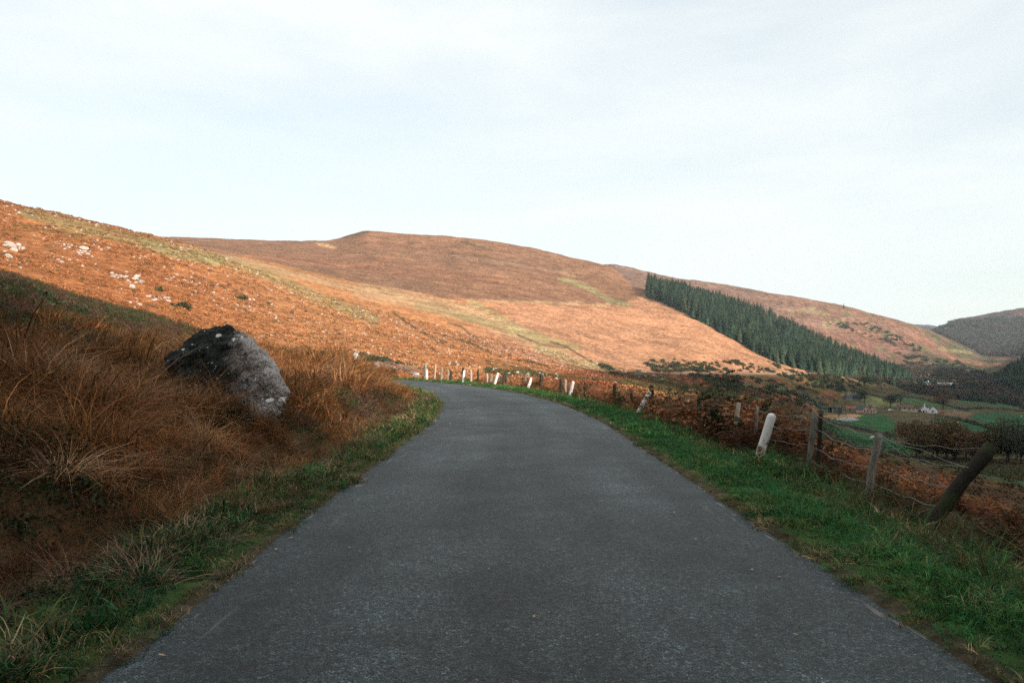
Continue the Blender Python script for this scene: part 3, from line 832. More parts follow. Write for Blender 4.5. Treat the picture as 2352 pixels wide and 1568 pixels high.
# tussocks that stand up out of it
tus = source_collection('tussock_source', [blades(120, .60, .10, .95, 1.3, .008, 5, .3) for _ in range(6)], M['grass'])
x, y = poly_points(3.2, 3.5, 30, -37, 3)
of, s = road_coords(x, y); edge = -of - HALF; n1 = fbm(x / 2.5, y / 2.5, 121, 3); n2 = fbm(x / 6, y / 6, 103, 3)
k = (of < 0) & (edge > 1.3) & visible_sector(x, y) & ~hits_boulder(x, y) & (n1 > -.12) & (heathmask(x, y, edge) < .5)
x, y, edge, n1, n2 = x[k], y[k], edge[k], n1[k], n2[k]; n = len(x)
t = mixcol([(.42, .165, .06), (.46, .23, .10), (.50, .30, .17), (.30, .115, .045), (.12, .09, .03)], np.stack([1 + 0 * n1, .7 + n1, .45 + n1, .6 - n1, .3 + n2], 1))
scatter('tussock', tus, np.stack([x, y, ground_z(x, y) - .03], 1), np.stack([.15 + rng.normal(0, .15, n), -.1 + rng.normal(0, .15, n), rng.uniform(0, 6.28, n)], 1),
        rng.uniform(.55, 1.15, n) * (.7 + .3 * sstep(1, 3, edge)), t, 'arching golden tussocks standing out of the rust grass on the left bank', 'grass')

# --- dark heather on the left bank
def dome(r, h, p=.33):
    def fn(n):
        d = rng.normal(0, 1, (n, 3)); d[:, 2] = np.abs(d[:, 2]); d /= np.linalg.norm(d, axis=1)[:, None]
        q = rng.uniform(.35, 1, n)[:, None]**p
        lump = 1 + .25 * np.sin(d[:, :1] * 5 + d[:, 1:2] * 4)
        return d * q * lump * np.array([r, r, h])
    return fn
heath = source_collection('heather_source', [cloud_mesh('heather', 420, dome(.42, .34), .045) for _ in range(5)], M['leaf'])
x, y = poly_points(6.5, 3, 46, -37, 3)
of, s = road_coords(x, y); edge = -of - HALF
n1 = fbm(x / 3.5, y / 3.5, 131, 3); n2 = fbm(x / 9, y / 9, 133, 2)
k = (of < 0) & (edge > 1.5) & visible_sector(x, y) & ~hits_boulder(x, y) & (rng.uniform(0, 1, len(x)) < heathmask(x, y, edge))
x, y = x[k], y[k]; n = len(x)
t = mixcol([(.075, .05, .028), (.05, .055, .022), (.11, .06, .045), (.045, .065, .025)], rng.uniform(.5, 1, (n, 4)))
scatter('heather', heath, np.stack([x, y, ground_z(x, y) - .05], 1), np.stack([rng.normal(0, .15, n), rng.normal(0, .15, n), rng.uniform(0, 6.28, n)], 1),
        rng.uniform(.5, 1.15, n), t, 'dark low heather patches among the rust grass on the left bank', 'heather')

# --- short green verge grass, both sides
short = source_collection('verge_grass_source', [blades(50, .042, .10, .9, .9, .0052, 3, .5) for _ in range(7)], M['grass'])
shortw = source_collection('verge_grass_far_source', [blades(34, .05, .16, .8, .9, .012, 2, .5) for _ in range(5)], M['grass'])
VP = [(.035, .16, .045), (.065, .15, .04), (.19, .17, .06), (.36, .25, .14), (.02, .095, .035), (.09, .20, .055)]
def verge(name, coll, side, dens, r0, r1, sm, label):
    x, y = poly_points(dens, r0, r1, -37 if side < 0 else -12, 3 if side < 0 else 37)
    of, s = road_coords(x, y); e = side * of - HALF
    n1 = fbm(x / .8, y / .8, 141, 3); n2 = fbm(x / 3, y / 3, 143, 2)
    wmax = (1.0 + .3 * n2) if side > 0 else (.28 + .35 * n2)
    rag = .0 + .09 * fbm(x * 1.5, y * 1.5, 149, 3)
    k = (e > rag - .10) & (e < wmax + (.45 if side > 0 else .35)) & visible_sector(x, y) & (rng.uniform(0, 1, len(x)) < .7 + .3 * sstep(rag, rag + .2, e)) & ~hits_boulder(x, y)
    x, y, e, n1, n2 = x[k], y[k], e[k], n1[k], n2[k]; n = len(x)
    out = sstep(wmax[k] - .3, wmax[k] + .5, e)
    sc = sm * (.8 + .35 * sstep(0, .5, e) + .9 * out + .5 * n1) * rng.uniform(.7, 1.4, n)
    W = np.stack([1.0 + 0 * e, 1.0 + n1, .9 * sstep(.18, .02, e) + .25, 1.1 * sstep(.15, .0, e) + (.5 if side < 0 else .25) * sstep(.15, .5, n1) + .5 * out, .5 + n2, .5 - n2], 1)
    if side < 0: W[:, 0] *= .5; W[:, 1] *= .6; W[:, 0] *= (1 - .75 * sstep(9, 6, y)); W[:, 5] *= .2; W[:, 4] += 1.2 * sstep(9, 6, y); W[:, 3] += .7 * sstep(-.1, .3, n2); W[:, 2] += .5  # darker greens close up: foreground dimness put into the colour mix
    t = mixcol(VP, W) * (.95 if side > 0 else .8)
    scatter(name, coll, np.stack([x, y, ground_z(x, y) - .008], 1), np.stack([rng.normal(0, .25, n), rng.normal(0, .25, n), rng.uniform(0, 6.28, n)], 1), sc, t, label, 'grass')
verge('verge_grass', short, 1, 230, 3.0, 16, 1.0, 'short bright green grass on the near right verge')
verge('verge_grass', shortw, 1, 90, 16, 95, 1.0, 'short green grass along the right verge towards the bend')
verge('verge_grass', short, -1, 200, 3.0, 16, 1.1, 'mixed green and straw coloured grass on the near left verge')
verge('verge_grass', shortw, -1, 80, 16, 95, 1.1, 'green grass edging the left side of the road at the bend')

# --- clumps of mossy dead grass on the left verge
def dead_clump():
    me = blades(150, .26, .20, .85, 1.5, .0045, 4, .4)
    return me
deadc = source_collection('dead_grass_source', [dead_clump() for _ in range(5)], M['grass'])
x, y = poly_points(7, 3.2, 30, -37, 0)
of, s = road_coords(x, y); e = -of - HALF
k = (e > .18) & (e < 2.0) & visible_sector(x, y) & ~hits_boulder(x, y)
x, y = x[k], y[k]; n = len(x)
t = mixcol([(.28, .18, .10), (.42, .27, .18), (.14, .10, .045), (.06, .09, .035), (.26, .14, .075)], rng.uniform(.4, 1, (n, 5)))
scatter('dead_grass', deadc, np.stack([x, y, ground_z(x, y) - .02], 1), np.stack([rng.normal(0, .3, n), rng.normal(.1, .3, n), rng.uniform(0, 6.28, n)], 1),
        rng.uniform(.35, .85, n), t * .8, 'matted clumps of dead straw coloured grass along the left verge', 'grass')
# dark rushes and moss between them
x, y = poly_points(7, 3, 26, -37, 0)
of, s = road_coords(x, y); e = -of - HALF; n1 = fbm(x, y, 171, 2)
k = (e > .35) & (e < 2.0) & visible_sector(x, y) & (n1 > -.05) & ~hits_boulder(x, y)
x, y = x[k], y[k]; n = len(x)
t = mixcol([(.05, .04, .022), (.03, .055, .02), (.07, .05, .035)], rng.uniform(.4, 1, (n, 3)))
scatter('moss', heath, np.stack([x, y, ground_z(x, y) - .05], 1), np.stack([0 * x, 0 * x, rng.uniform(0, 6.28, n)], 1), rng.uniform(.25, .55, n), t,
        'dark moss cushions in the little ditch along the left verge', 'moss')

# --- bracken beyond the right verge
def bracken(nfr, h, wide=1.0):
    VV, QQ, BB = [], [], []
    for _ in range(nfr):
        a = rng.uniform(0, 2 * np.pi); H = h * rng.uniform(.6, 1.15); lean = rng.uniform(.25, .85)
        d = np.array([math.cos(a), math.sin(a), 0]); side = np.array([-math.sin(a), math.cos(a), 0])
        base = np.array([rng.normal(0, .10), rng.normal(0, .10), 0]); bl = rng.uniform(0, 1)
        ts = np.linspace(0, 1, 9)
        P = base + np.outer(H * (lean * ts + .35 * ts**3), d) + np.outer(H * (ts - .45 * ts**2.5 * lean), [0, 0, 1])
        w = .004 * wide
        for k in range(8):
            p, q = P[k], P[k + 1]
            b = len(VV) * 4; VV.append([p - side * w, p + side * w, q + side * w * .7, q - side * w * .7]); QQ.append(b); BB.append(bl * .5)
        for k in range(3, 9):
            Ls = H * .34 * (1 - .85 * ((k - 2) / 7)**1.2) * rng.uniform(.7, 1.1)
            tg = P[min(k + 1, 8)] - P[k - 1]; tg /= np.linalg.norm(tg)
            for sg in (-1, 1):
                dirv = side * sg + tg * .5 + np.array([0, 0, -.35 + rng.normal(0, .25)]); dirv /= np.linalg.norm(dirv)
                m = max(3, int(Ls / .035))
                for j in range(m):
                    c = P[k] + dirv * Ls * (j + .5) / m
                    ww = .030 * (1 - .6 * j / m) * wide; lw = Ls / m * .62
                    up = np.cross(dirv, side * sg); un = tg + rng.normal(0, .35, 3); un /= np.linalg.norm(un)
                    VV.append([c - dirv * lw - un * ww * .6, c + un * ww * -1.0 + dirv * lw * .3, c + dirv * lw, c + un * ww]); BB.append(bl + rng.uniform(-.2, .3))
    V = np.array(VV).reshape(-1, 3); q = np.arange(len(VV))[:, None] * 4 + np.arange(4)[None]
    me = np_mesh('bracken', V, [q]); at = me.attributes.new('blade', 'FLOAT', 'POINT'); at.data.foreach_set('value', np.clip(np.repeat(BB, 4), 0, 1).astype(np.float32))
    return me
brk = source_collection('bracken_source', [bracken(11, .62) for _ in range(6)], M['bracken'])
BP = [(.27, .10, .042), (.18, .07, .032), (.36, .17, .08), (.10, .06, .025), (.045, .055, .02)]
def brack(dens, r0, r1, label, sm=1.0, name='bracken'):
    x, y = poly_points(dens, r0, r1, -14, 38)
    of, s = road_coords(x, y); e = of - HALF
    n1 = fbm(x / 1.4, y / 1.4, 151, 3); n2 = fbm(x / 5, y / 5, 153, 2)
    start = 1.55 + .3 * n2 + .25 * n1 - .45 * sstep(30, 55, s)
    k = (e > start) & (e < 16) & visible_sector(x, y) & (rng.uniform(0, 1, len(x)) < .35 + .65 * sstep(-.35, .15, n1)) & (rng.uniform(0, 1, len(x)) < sstep(16, 5, e) + .3)
    x, y, e, s, n1, n2 = x[k], y[k], e[k], s[k], n1[k], n2[k]; n = len(x)
    sc = sm * (.55 + .65 * sstep(-.3, .4, n1) ) * rng.uniform(.7, 1.25, n) * (.6 + .4 * sstep(0, .5, e - start[k])) * (1 + .4 * sstep(13, 16, y) * sstep(30, 22, y)) * (1 - .55 * sstep(15, 12, y)) * (1 - .3 * sstep(35, 60, s))
    sc = sc * (1 - .55 * sstep(5.2, 6.2, x) * sstep(30, 20, y))
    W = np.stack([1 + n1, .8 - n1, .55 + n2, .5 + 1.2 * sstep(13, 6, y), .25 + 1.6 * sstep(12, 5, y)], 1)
    t = mixcol(BP, W) * (1 - .62 * sstep(24, 13, y))[:, None]  # plants nearer the camera tinted darker, shade put into the colour
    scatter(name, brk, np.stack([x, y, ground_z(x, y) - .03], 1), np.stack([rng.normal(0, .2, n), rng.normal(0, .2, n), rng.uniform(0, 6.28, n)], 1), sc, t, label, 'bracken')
brack(11, 4, 22, 'dead russet bracken crowding the near right fence', 1.25)
brack(5.5, 22, 100, 'dead russet bracken along the fence towards the bend', 1.2)
# long dark grass under the fence
x, y = poly_points(26, 4, 30, 2, 38)
of, s = road_coords(x, y); e = of - HALF; n1 = fbm(x / 1.2, y / 1.2, 161, 3)
k = (e > 1.0 + .35 * n1 + .5 * np.exp(-(((x - 3.95) / .5)**2 + ((y - 11.9) / .7)**2))) & (e < 5) & visible_sector(x, y)
x, y, n1 = x[k], y[k], n1[k]; n = len(x)
t = mixcol([(.05, .075, .022), (.09, .075, .03), (.20, .13, .06), (.035, .06, .02)], np.stack([1 + n1, .8 + 0 * n1, .35 - n1 * .5, .8 + 0 * n1], 1))
scatter('fence_grass', tall, np.stack([x, y, ground_z(x, y) - .02], 1), np.stack([rng.normal(0, .3, n), rng.normal(0, .3, n), rng.uniform(0, 6.28, n)], 1),
        rng.uniform(.35, .75, n), t, 'long dark olive grass tangled along the foot of the right fence', 'grass')

# --- bracken and grass tufts on the open hillside, seen small
hb = source_collection('hillside_bracken_source', [cloud_mesh('hill_tuft', 46, dome(.55, .42), .22) for _ in range(5)], M['leaf'])
def hill_tufts(dens, r0, r1, a0, a1, sc0, thr):
    x, y = poly_points(dens, r0, r1, a0, a1)
    px = CX + F * x / y
    of, s = road_coords(x, y) if r0 < 150 else (np.full(len(x), 99.), None)
    n1 = fbm(x / 7, y / 7, 191, 4, .6)
    k = (np.abs(of) > HALF + 2) & (n1 + rng.normal(0, .15, len(x)) > thr) & visible_sector(x, y, 60)
    x, y, n1, px = x[k], y[k], n1[k], px[k]; n = len(x)
    return x, y, n1, px, n
parts = [hill_tufts(1.8, 14, 75, 4, 37, .6, -.2), hill_tufts(.6, 75, 330, 4, 37, .6, -.15), hill_tufts(1.3, 42, 110, -36, 2, .6, -.1), hill_tufts(.75, 92, 230, -35, 33, .8, -.15), hill_tufts(.22, 230, 430, -35, 22, 1.1, -.15)]
XX = np.concatenate([p[0] for p in parts]); YY = np.concatenate([p[1] for p in parts]); SS = np.concatenate([np.full(p[4], s_) for p, s_ in zip(parts, (.6, .9, .75, 1.0, 1.5))])
qa = np.interp(np.degrees(np.arctan2(XX, YY)), AZ, np.arange(len(AZ))).astype(int); qr = np.interp(np.hypot(XX, YY), RR, np.arange(len(RR))).astype(int)
base = C[qa, qr]; n = len(XX)
t = base * rng.uniform(.62, 1.22, (n, 1)) * rng.uniform(.93, 1.07, (n, 3))
dk = rng.uniform(0, 1, n) < .07; t[dk] = np.array([.10, .085, .035]) * rng.uniform(.6, 1.3, (dk.sum(), 1))
scatter('hillside_bracken', hb, np.stack([XX, YY, ground_z(XX, YY) - .1], 1), np.stack([0 * XX, 0 * XX, rng.uniform(0, 6.28, n)], 1), SS * rng.uniform(.5, 1.3, n), t,
        'low dead bracken and grass clumps covering the open hillside', 'bracken')
# ------------------------------------------------------------------ the big boulder
def ray(pxf, pyf, dep):
    """world point at a depth along the line of sight of a full-resolution picture position"""
    px, py = pxf / 1.08844, pyf / 1.08844
    return Vector(((px - CX) / F * dep, dep, EYE - (py - HY) / F * dep))
bpts = [(412, 897, .35), (424, 930, -.05), (452, 868, .45), (478, 842, .55), (502, 823, .65), (534, 814, .60), (572, 812, .42), (604, 833, .38), (640, 862, .60), (664, 882, .75),
        (690, 905, .80), (703, 935, .75), (711, 962, .55), (719, 985, .35), (712, 1008, .15), (702, 1035, .0), (690, 960, .05), (660, 905, .02), (616, 854, -.06), (645, 1065, -.42), (590, 1070, -.50),
        (520, 1060, -.45), (560, 850, .10), (470, 1030, -.25), (440, 900, .02),
        (450, 900, 1.2), (520, 850, 1.35), (620, 880, 1.35), (680, 940, 1.25), (440, 1020, .8), (665, 1095, .9), (600, 1080, .3), (480, 1060, .2), (540, 1070, 1.3)]
me = bpy.data.meshes.new('boulder'); bm = bmesh.new()
for p in bpts: bm.verts.new(ray(p[0], p[1], 13.2 + p[2]))
r_ = bmesh.ops.convex_hull(bm, input=bm.verts)
bmesh.ops.delete(bm, geom=[v for v in bm.verts if not v.link_faces], context='VERTS')
bmesh.ops.triangulate(bm, faces=bm.faces)
for it in range(5):
    bmesh.ops.subdivide_edges(bm, edges=[e for e in bm.edges if e.calc_length() > .035], cuts=1, use_grid_fill=True)
    bmesh.ops.triangulate(bm, faces=[f for f in bm.faces if len(f.verts) > 3])
    if it == 2: bmesh.ops.smooth_vert(bm, verts=bm.verts, factor=.10, use_axis_x=True, use_axis_y=True, use_axis_z=True)
bm.normal_update()
from mathutils import noise as mnoise
for v_ in bm.verts:
    p = v_.co
    a = mnoise.fractal(p * 1.7, 1.0, 2.0, 4) * .055 + mnoise.fractal(p * 7 + Vector((3, 1, 5)), .8, 2.0, 4) * .014
    q = Vector((p.x * 1.2 + p.z * 1.4, p.y, p.z * 2.2 - p.x * 1.3))
    cr = abs(mnoise.noise(q * 1.9)); a -= .035 * max(0, 1 - cr / .06)
    led = mnoise.noise(Vector((p.x * 2.1, p.y * 2.1, p.z * 5.5 - p.x * 3))); a += .05 * (math.floor(led * 3) / 3) + .03 * (1 - abs(mnoise.noise(p * 3.3)) * 3)
    v_.co = p + v_.normal * a
bm.normal_update()
cen = Vector((-4.8, 13.6, .6))
for v_ in bm.verts: v_.co -= cen
bm.to_mesh(me); bm.free()
me.polygons.foreach_set('use_smooth', [True] * len(me.polygons))
m = NM('lichened_granite', .9, .25)
n_big = m.noise(1.6, 5, .6); n_mid = m.noise(7, 6, .7); n_fin = m.noise(38, 5, .75)
c = m.ramp(n_fin, (.36, (.03, .032, .032)), (.5, (.19, .17, .16)), (.62, (.50, .43, .40)))
c = m.mix(.8, c, m.ramp(n_mid, (.32, (.55, .6, .6)), (.6, (1.15, 1.1, 1.08))), 'MULTIPLY')
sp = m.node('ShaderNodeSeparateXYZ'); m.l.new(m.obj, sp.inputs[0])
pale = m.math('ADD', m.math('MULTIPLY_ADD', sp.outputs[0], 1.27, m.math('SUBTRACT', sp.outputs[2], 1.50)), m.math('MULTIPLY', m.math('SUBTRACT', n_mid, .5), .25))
c = m.mix(m.math('MULTIPLY', m.ramp(pale, (.0, 0.0), (.06, 1.0)), .45), c, (.50, .46, .44))  # upper right face painted paler, sky brightness put into the colour
# black algae and moss over the left, low side
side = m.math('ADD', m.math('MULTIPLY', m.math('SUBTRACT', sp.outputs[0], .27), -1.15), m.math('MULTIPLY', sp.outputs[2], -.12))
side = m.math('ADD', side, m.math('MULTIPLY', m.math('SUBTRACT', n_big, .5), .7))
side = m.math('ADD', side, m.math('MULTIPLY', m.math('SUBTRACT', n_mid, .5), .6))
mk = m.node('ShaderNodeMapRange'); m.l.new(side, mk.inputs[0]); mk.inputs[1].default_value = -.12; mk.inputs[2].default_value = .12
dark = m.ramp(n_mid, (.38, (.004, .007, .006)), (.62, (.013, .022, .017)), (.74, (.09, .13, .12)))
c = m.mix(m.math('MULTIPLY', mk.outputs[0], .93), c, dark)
# white lichen discs
wx_ = m.node('ShaderNodeCombineXYZ'); m.l.new(m.math('ADD', sp.outputs[0], m.math('MULTIPLY', n_mid, .06)), wx_.inputs[0]); m.l.new(m.math('MULTIPLY', sp.outputs[2], 1.5), wx_.inputs[1]); wv = wx_.outputs[0]
l1 = m.ramp(m.voro(3.4, vec=wv), (.16, 1.0), (.20, 0.0)); l1k = m.ramp(m.voro(4.2, vec=wv, out='Color'), (.52, 0.0), (.54, 1.0))
l2 = m.ramp(m.voro(13, vec=wv), (.16, 1.0), (.22, 0.0)); l2k = m.ramp(m.noise(5.5, 3), (.52, 0.0), (.58, 1.0))
li = m.math('MAXIMUM', m.math('MULTIPLY', l1, l1k), m.math('MULTIPLY', l2, l2k))
c = m.mix(m.math('MULTIPLY', li, .9), c, (.78, .80, .75))
# cracks
vc = m.node('ShaderNodeVectorMath', operation='ADD'); m.l.new(m.obj, vc.inputs[0]); 
nn_ = m.node('ShaderNodeTexNoise'); nn_.inputs['Scale'].default_value = 2.2; m.l.new(m.obj, nn_.inputs['Vector'])
m.l.new(nn_.outputs['Color'], vc.inputs[1])
ck = m.ramp(m.voro(2.6, 'DISTANCE_TO_EDGE', vec=vc.outputs[0]), (0.0, 0.0), (.03, 1.0)); ck2 = m.ramp(m.voro(7.5, 'DISTANCE_TO_EDGE', vec=vc.outputs[0]), (0.0, .15), (.045, 1.0))
c = m.mix(.55, c, m.mix(.5, ck, ck2, 'MULTIPLY'), 'MULTIPLY')
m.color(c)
hh = m.math('ADD', m.math('MULTIPLY', n_mid, .6), m.math('ADD', m.math('MULTIPLY', n_fin, .35), m.math('MULTIPLY', ck, .5)))
m.normal(m.bump(hh, 1.0, .035))
M['granite'] = m.m
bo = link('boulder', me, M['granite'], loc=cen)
tag(bo, 'big dark granite boulder with white lichen spots on the grassy left bank', 'boulder')

n = 260; tt_ = rng.uniform(0, 1, n)
gx = -5.75 + 2.1 * tt_ + rng.normal(0, .08, n); gy = 12.95 - .35 * np.sin(np.pi * tt_) + rng.normal(0, .10, n) - .12 * tt_
scatter('moor_grass', tall, np.stack([gx, gy, ground_z(gx, gy) - .03], 1), np.stack([rng.normal(.1, .2, n), rng.normal(0, .2, n), rng.uniform(0, 6.28, n)], 1), rng.uniform(.45, .8, n),
        mixcol([(.36, .15, .05), (.46, .22, .09), (.10, .085, .03), (.25, .10, .04)], rng.uniform(.3, 1, (n, 4))), 'orange grass growing close around the foot of the big boulder', 'grass')

# ------------------------------------------------------------------ rocks
def rock_mesh(seed, flat=.6, sub=2, ncut=7):
    r2 = random.Random(seed); bm = bmesh.new()
    bmesh.ops.create_icosphere(bm, subdivisions=sub, radius=1)
    cuts = [(Vector((r2.gauss(0, 1), r2.gauss(0, 1), r2.gauss(.3, .8))).normalized(), r2.uniform(.45, .8)) for _ in range(ncut)]
    for v_ in bm.verts:
        for nv, d in cuts:
            t = v_.co.dot(nv) - d
            if t > 0: v_.co -= nv * t
        v_.co += Vector([mnoise.noise(v_.co * 2.3 + Vector((seed, k * 9, 0))) * .13 for k in range(3)])
    s = (1, r2.uniform(.6, .9), r2.uniform(.45, .75) * flat / .6)
    for v_ in bm.verts: v_.co = Vector((v_.co.x * s[0], v_.co.y * s[1], v_.co.z * s[2]))
    me = bpy.data.meshes.new('rock'); bm.to_mesh(me); bm.free(); return me
m = NM('pale_rock', .9, .2)
nf = m.noise(4, 5, .65)
c = m.ramp(nf, (.3, (.22, .19, .165)), (.5, (.38, .34, .30)), (.7, (.54, .49, .44)))
m.color(m.mix(.5, c, m.ramp(m.noise(1.3, 3), (.35, .6), (.6, 1.1)), 'MULTIPLY')); m.normal(m.bump(nf, .8, .08))
M['rock'] = m.m
rocks = [rock_mesh(s) for s in range(8)]
for r_ in rocks: r_.materials.append(M['rock'])
def put_rock(p, size, name='rock', label='pale grey stone lying among the bracken on the left hillside', group='stones strewn over the left hillside', cat='rock', sink=.25, k=None, rz=None):
    o = bpy.data.objects.new(name, rocks[rng.integers(0, 8) if k is None else k]); COL.objects.link(o)
    o.location = (p.x, p.y, p.z + size * (.30 - sink)); o.rotation_euler = (rng.normal(0, .15), rng.normal(.1, .15), rng.uniform(0, 6.28) if rz is None else rz)
    sc = size * .5; o.scale = (sc * rng.uniform(.9, 1.25), sc, sc * rng.uniform(.9, 1.2))
    tag(o, label, cat, group); return o
CLAB = ['in the upper stone run near the top left of the hillside', 'in the cluster around the largest rounded boulder', 'below the cluster around the largest boulder', 'by the flat boulder at the left edge of the hillside', 'near the left edge just above the shaded bank',
 'in the broken line of stones at mid slope', 'strewn under the green grass streak', 'scattered between the two upper stone runs', 'just above the shaded heather bank', 'on the slope straight above the big near boulder', 'on the orange slope towards the road bend', 'on the orange slope above the road sign', 'in the green grass streak', 'on the greenish upper slope under the left skyline']
CLUST = [  # picture line, number, spread, size in picture px
 ([(128, 558), (165, 568), (205, 585)], 46, 7, (5, 14)), ([(245, 630), (285, 638), (325, 650)], 34, 6, (7, 19)), ([(345, 680), (385, 690)], 22, 6, (6, 16)),
 ([(14, 560), (60, 575)], 14, 8, (9, 22)), ([(20, 600), (70, 622)], 7, 10, (6, 16)), ([(385, 640), (470, 655)], 34, 7, (4, 10)), ([(410, 600), (530, 700)], 26, 22, (3, 9)),
 ([(60, 545), (120, 600), (190, 610)], 22, 25, (4, 11)), ([(230, 655), (330, 700), (420, 760)], 26, 18, (4, 11)), ([(440, 690), (560, 760), (700, 820)], 34, 18, (3, 8)),
 ([(560, 690), (760, 780), (850, 830)], 34, 30, (3, 8)), ([(680, 730), (1000, 800)], 22, 30, (3, 7)), ([(590, 600), (720, 680), (860, 740)], 20, 8, (3, 7)), ([(100, 500), (200, 560), (420, 620)], 26, 25, (3, 7))]
nrock = 0
BIG = [((314, 640), 20, 'largest rounded pale boulder of the stone cluster on the left hillside'), ((303, 660), 17, 'pale boulder at the foot of the stone cluster on the left hillside'),
       ((24, 566), 22, 'broad flat pale boulder near the left edge of the hillside'), ((20, 592), 19, 'pale slanting boulder below a flat one at the left edge of the hillside'),
       ((156, 701), 27, 'grey boulder lying in the shaded heather of the left bank'), ((192, 573), 18, 'pale slab at the lower right end of the upper stone run')]
for (px, py), sz, lab in BIG:
    p = hit(px, py, 20 if px == 156 else 60); d = p.y
    put_rock(p, sz * d / F, label=lab, group=None, name='boulder', cat='boulder', sink=.12)
for clab, (line, n, spr, (s0, s1)) in zip(CLAB, CLUST):
    for _ in range(n):
        if nrock >= 294: break
        t = rng.uniform(0, len(line) - 1); i = min(int(t), len(line) - 2); f = t - i
        px = line[i][0] * (1 - f) + line[i + 1][0] * f + rng.normal(0, spr); py = line[i][1] * (1 - f) + line[i + 1][1] * f + rng.normal(0, spr * .45)
        if px < 2: continue
        p = hit(px, py, 75, 460)
        if p.length > 450: continue
        sz = s0 + (s1 - s0) * rng.uniform(0, 1)**2
        put_rock(p, sz * p.y / F * .95, label='pale stone ' + clab, group='stones ' + clab); nrock += 1
# the uncountable small ones
x, y = poly_points(.03, 90, 430, -34, 12)
n1 = fbm(x / 25, y / 25, 211, 3); k = (n1 + rng.normal(0, .2, len(x)) > .05); x, y = x[k], y[k]; n = len(x)
rs = source_collection('loose_stone_source', [rock_mesh(50 + s, sub=1) for s in range(5)], M['rock'])
scatter('loose_stones', rs, np.stack([x, y, ground_z(x, y) + .1], 1), np.stack([rng.normal(0, .2, n), rng.normal(0, .2, n), rng.uniform(0, 6.28, n)], 1),
        rng.uniform(.15, .45, n) * (.8 + np.hypot(x, y) / 300), np.ones((n, 3)) * .4, 'countless small pale stones scattered over the left hillside', 'stones')

# ------------------------------------------------------------------ roadside stones, marker posts, fence, sign
def edge_pt(s, o):
    i = np.interp(s + S0, RS, np.arange(len(RS))); a = int(i); f = i - a
    P = RP[a] * (1 - f) + RP[min(a + 1, len(RP) - 1)] * f; N = RN[a]
    return P + N * o
def along(pxf, o, smin=4, smax=150):
    """place on the line running o metres right of the road centre that the picture column crosses first"""
    px = pxf / 1.08844; best = None
    for s in np.arange(smin, smax, .1):
        q = edge_pt(s, o)
        if q[1] < 1: continue
        e = abs(CX + F * q[0] / q[1] - px)
        if best is None or e < best[0]: best = (e, s, q)
        if best[0] < 1.2 and e > best[0] + 3: break
    return best[1], best[2]
m = NM('chipped_white_paint', .55, .4)
n1_ = m.noise(9, 5, .7); n2_ = m.noise(2.2, 2)
rust = m.ramp(m.noise(26, 5, .75), (.35, (.10, .028, .014)), (.6, (.36, .12, .045)))
base = m.mix(1.0, (.86, .82, .79), m.ramp(m.noise(5, 5, .7, mscale=(1, 1, .25)), (.3, .72), (.6, 1.05)), 'MULTIPLY')
rnd = m.node('ShaderNodeObjectInfo').outputs['Random']
tt = m.math('ADD', n1_, m.math('MULTIPLY', m.math('SUBTRACT', n2_, .5), .75))
c = m.mix(m.ramp(tt, (.525, 0.0), (.56, 1.0)), base, rust)
sp = m.node('ShaderNodeSeparateXYZ'); m.l.new(m.obj, sp.inputs[0])
c = m.mix(m.ramp(m.math('ADD', sp.outputs[2], m.math('MULTIPLY', n1_, .10)), (.05, .8), (.11, 0.0)), c, (.12, .13, .07))
m.color(c); m.normal(m.bump(m.math('MULTIPLY', tt, -1), .5, .004)); M['white_post'] = m.m
def marker(base, top, rad, label, mat, rust_rot=0.0):
    """a round-headed post standing at base and leaning to top (world points)"""
    base = Vector(base); top = Vector(top); L = (top - base).length
    mb = MB(); bot = -.25
    pts = [(0, 0, bot), (0, 0, 0), (0, 0, L * .25), (0, 0, L * .5), (0, 0, L * .75), (0, 0, L - rad)]; rr = [rad * 1.03] * 2 + [rad * 1.02, rad, rad, rad]
    for k in range(1, 6):
        a = k / 5 * math.pi / 2; pts.append((0, 0, L - rad + rad * math.sin(a) * .95)); rr.append(max(rad * math.cos(a), .004))
    mb.tube(pts, rr, 18)
    me = mb.mesh('marker_post', True)
    o = link('marker_post', me, mat)
    o.location = base; o.rotation_euler = (top - base).to_track_quat('Z', 'Y').to_euler()
    o.rotation_euler.rotate_axis('Z', rust_rot)
    tag(o, label, 'marker post', 'leaning white marker posts along the right verge'); return o
def mk(pb, pt, o, rad, label, rot=0, smin=4, minz=None):
    s, q = along(pb[0], o, smin); dep = q[1]
    zb = gz1(q[0], q[1]) - .02
    zt = EYE - (pt[1] / 1.08844 - HY) / F * dep
    xt = (pt[0] / 1.08844 - CX) / F * dep
    return marker((q[0], q[1], zb), (xt, dep + (q[1] - dep), zt), rad, label, M['white_post'], rot)
mk((1890, 1165), (1931, 1032), HALF + 1.45, .072, 'nearest white marker post, rusty and leaning on a grassy mound beside the road', 2.2)
mk((1589, 1035), (1626, 978), HALF + 1.35, .075, 'white marker post leaning hard right just ahead of a dark fence post', .8, 12)
mk((1423, 980), (1433, 952), HALF + 1.6, .08, 'short mottled white marker post half hidden in russet bracken', 4, 20)
mk((1317, 971), (1329, 944), HALF + 1.1, .085, 'clean white leaning marker post standing on the open green verge', 5.5, 30)
mk((1234, 961), (1246, 931), HALF + .9, .085, 'tall slim white leaning marker post beside a stout grey fence post', 6.0, 36)
mk((1156, 942), (1161, 925), HALF + .9, .085, 'small orange and white marker post behind a dark green tuft', 1.0, 45)
mk((1066.5, 941), (1067, 922), HALF + 1.0, .10, 'upright white marker post by the far bend next to a roadside boulder', 3, 60)

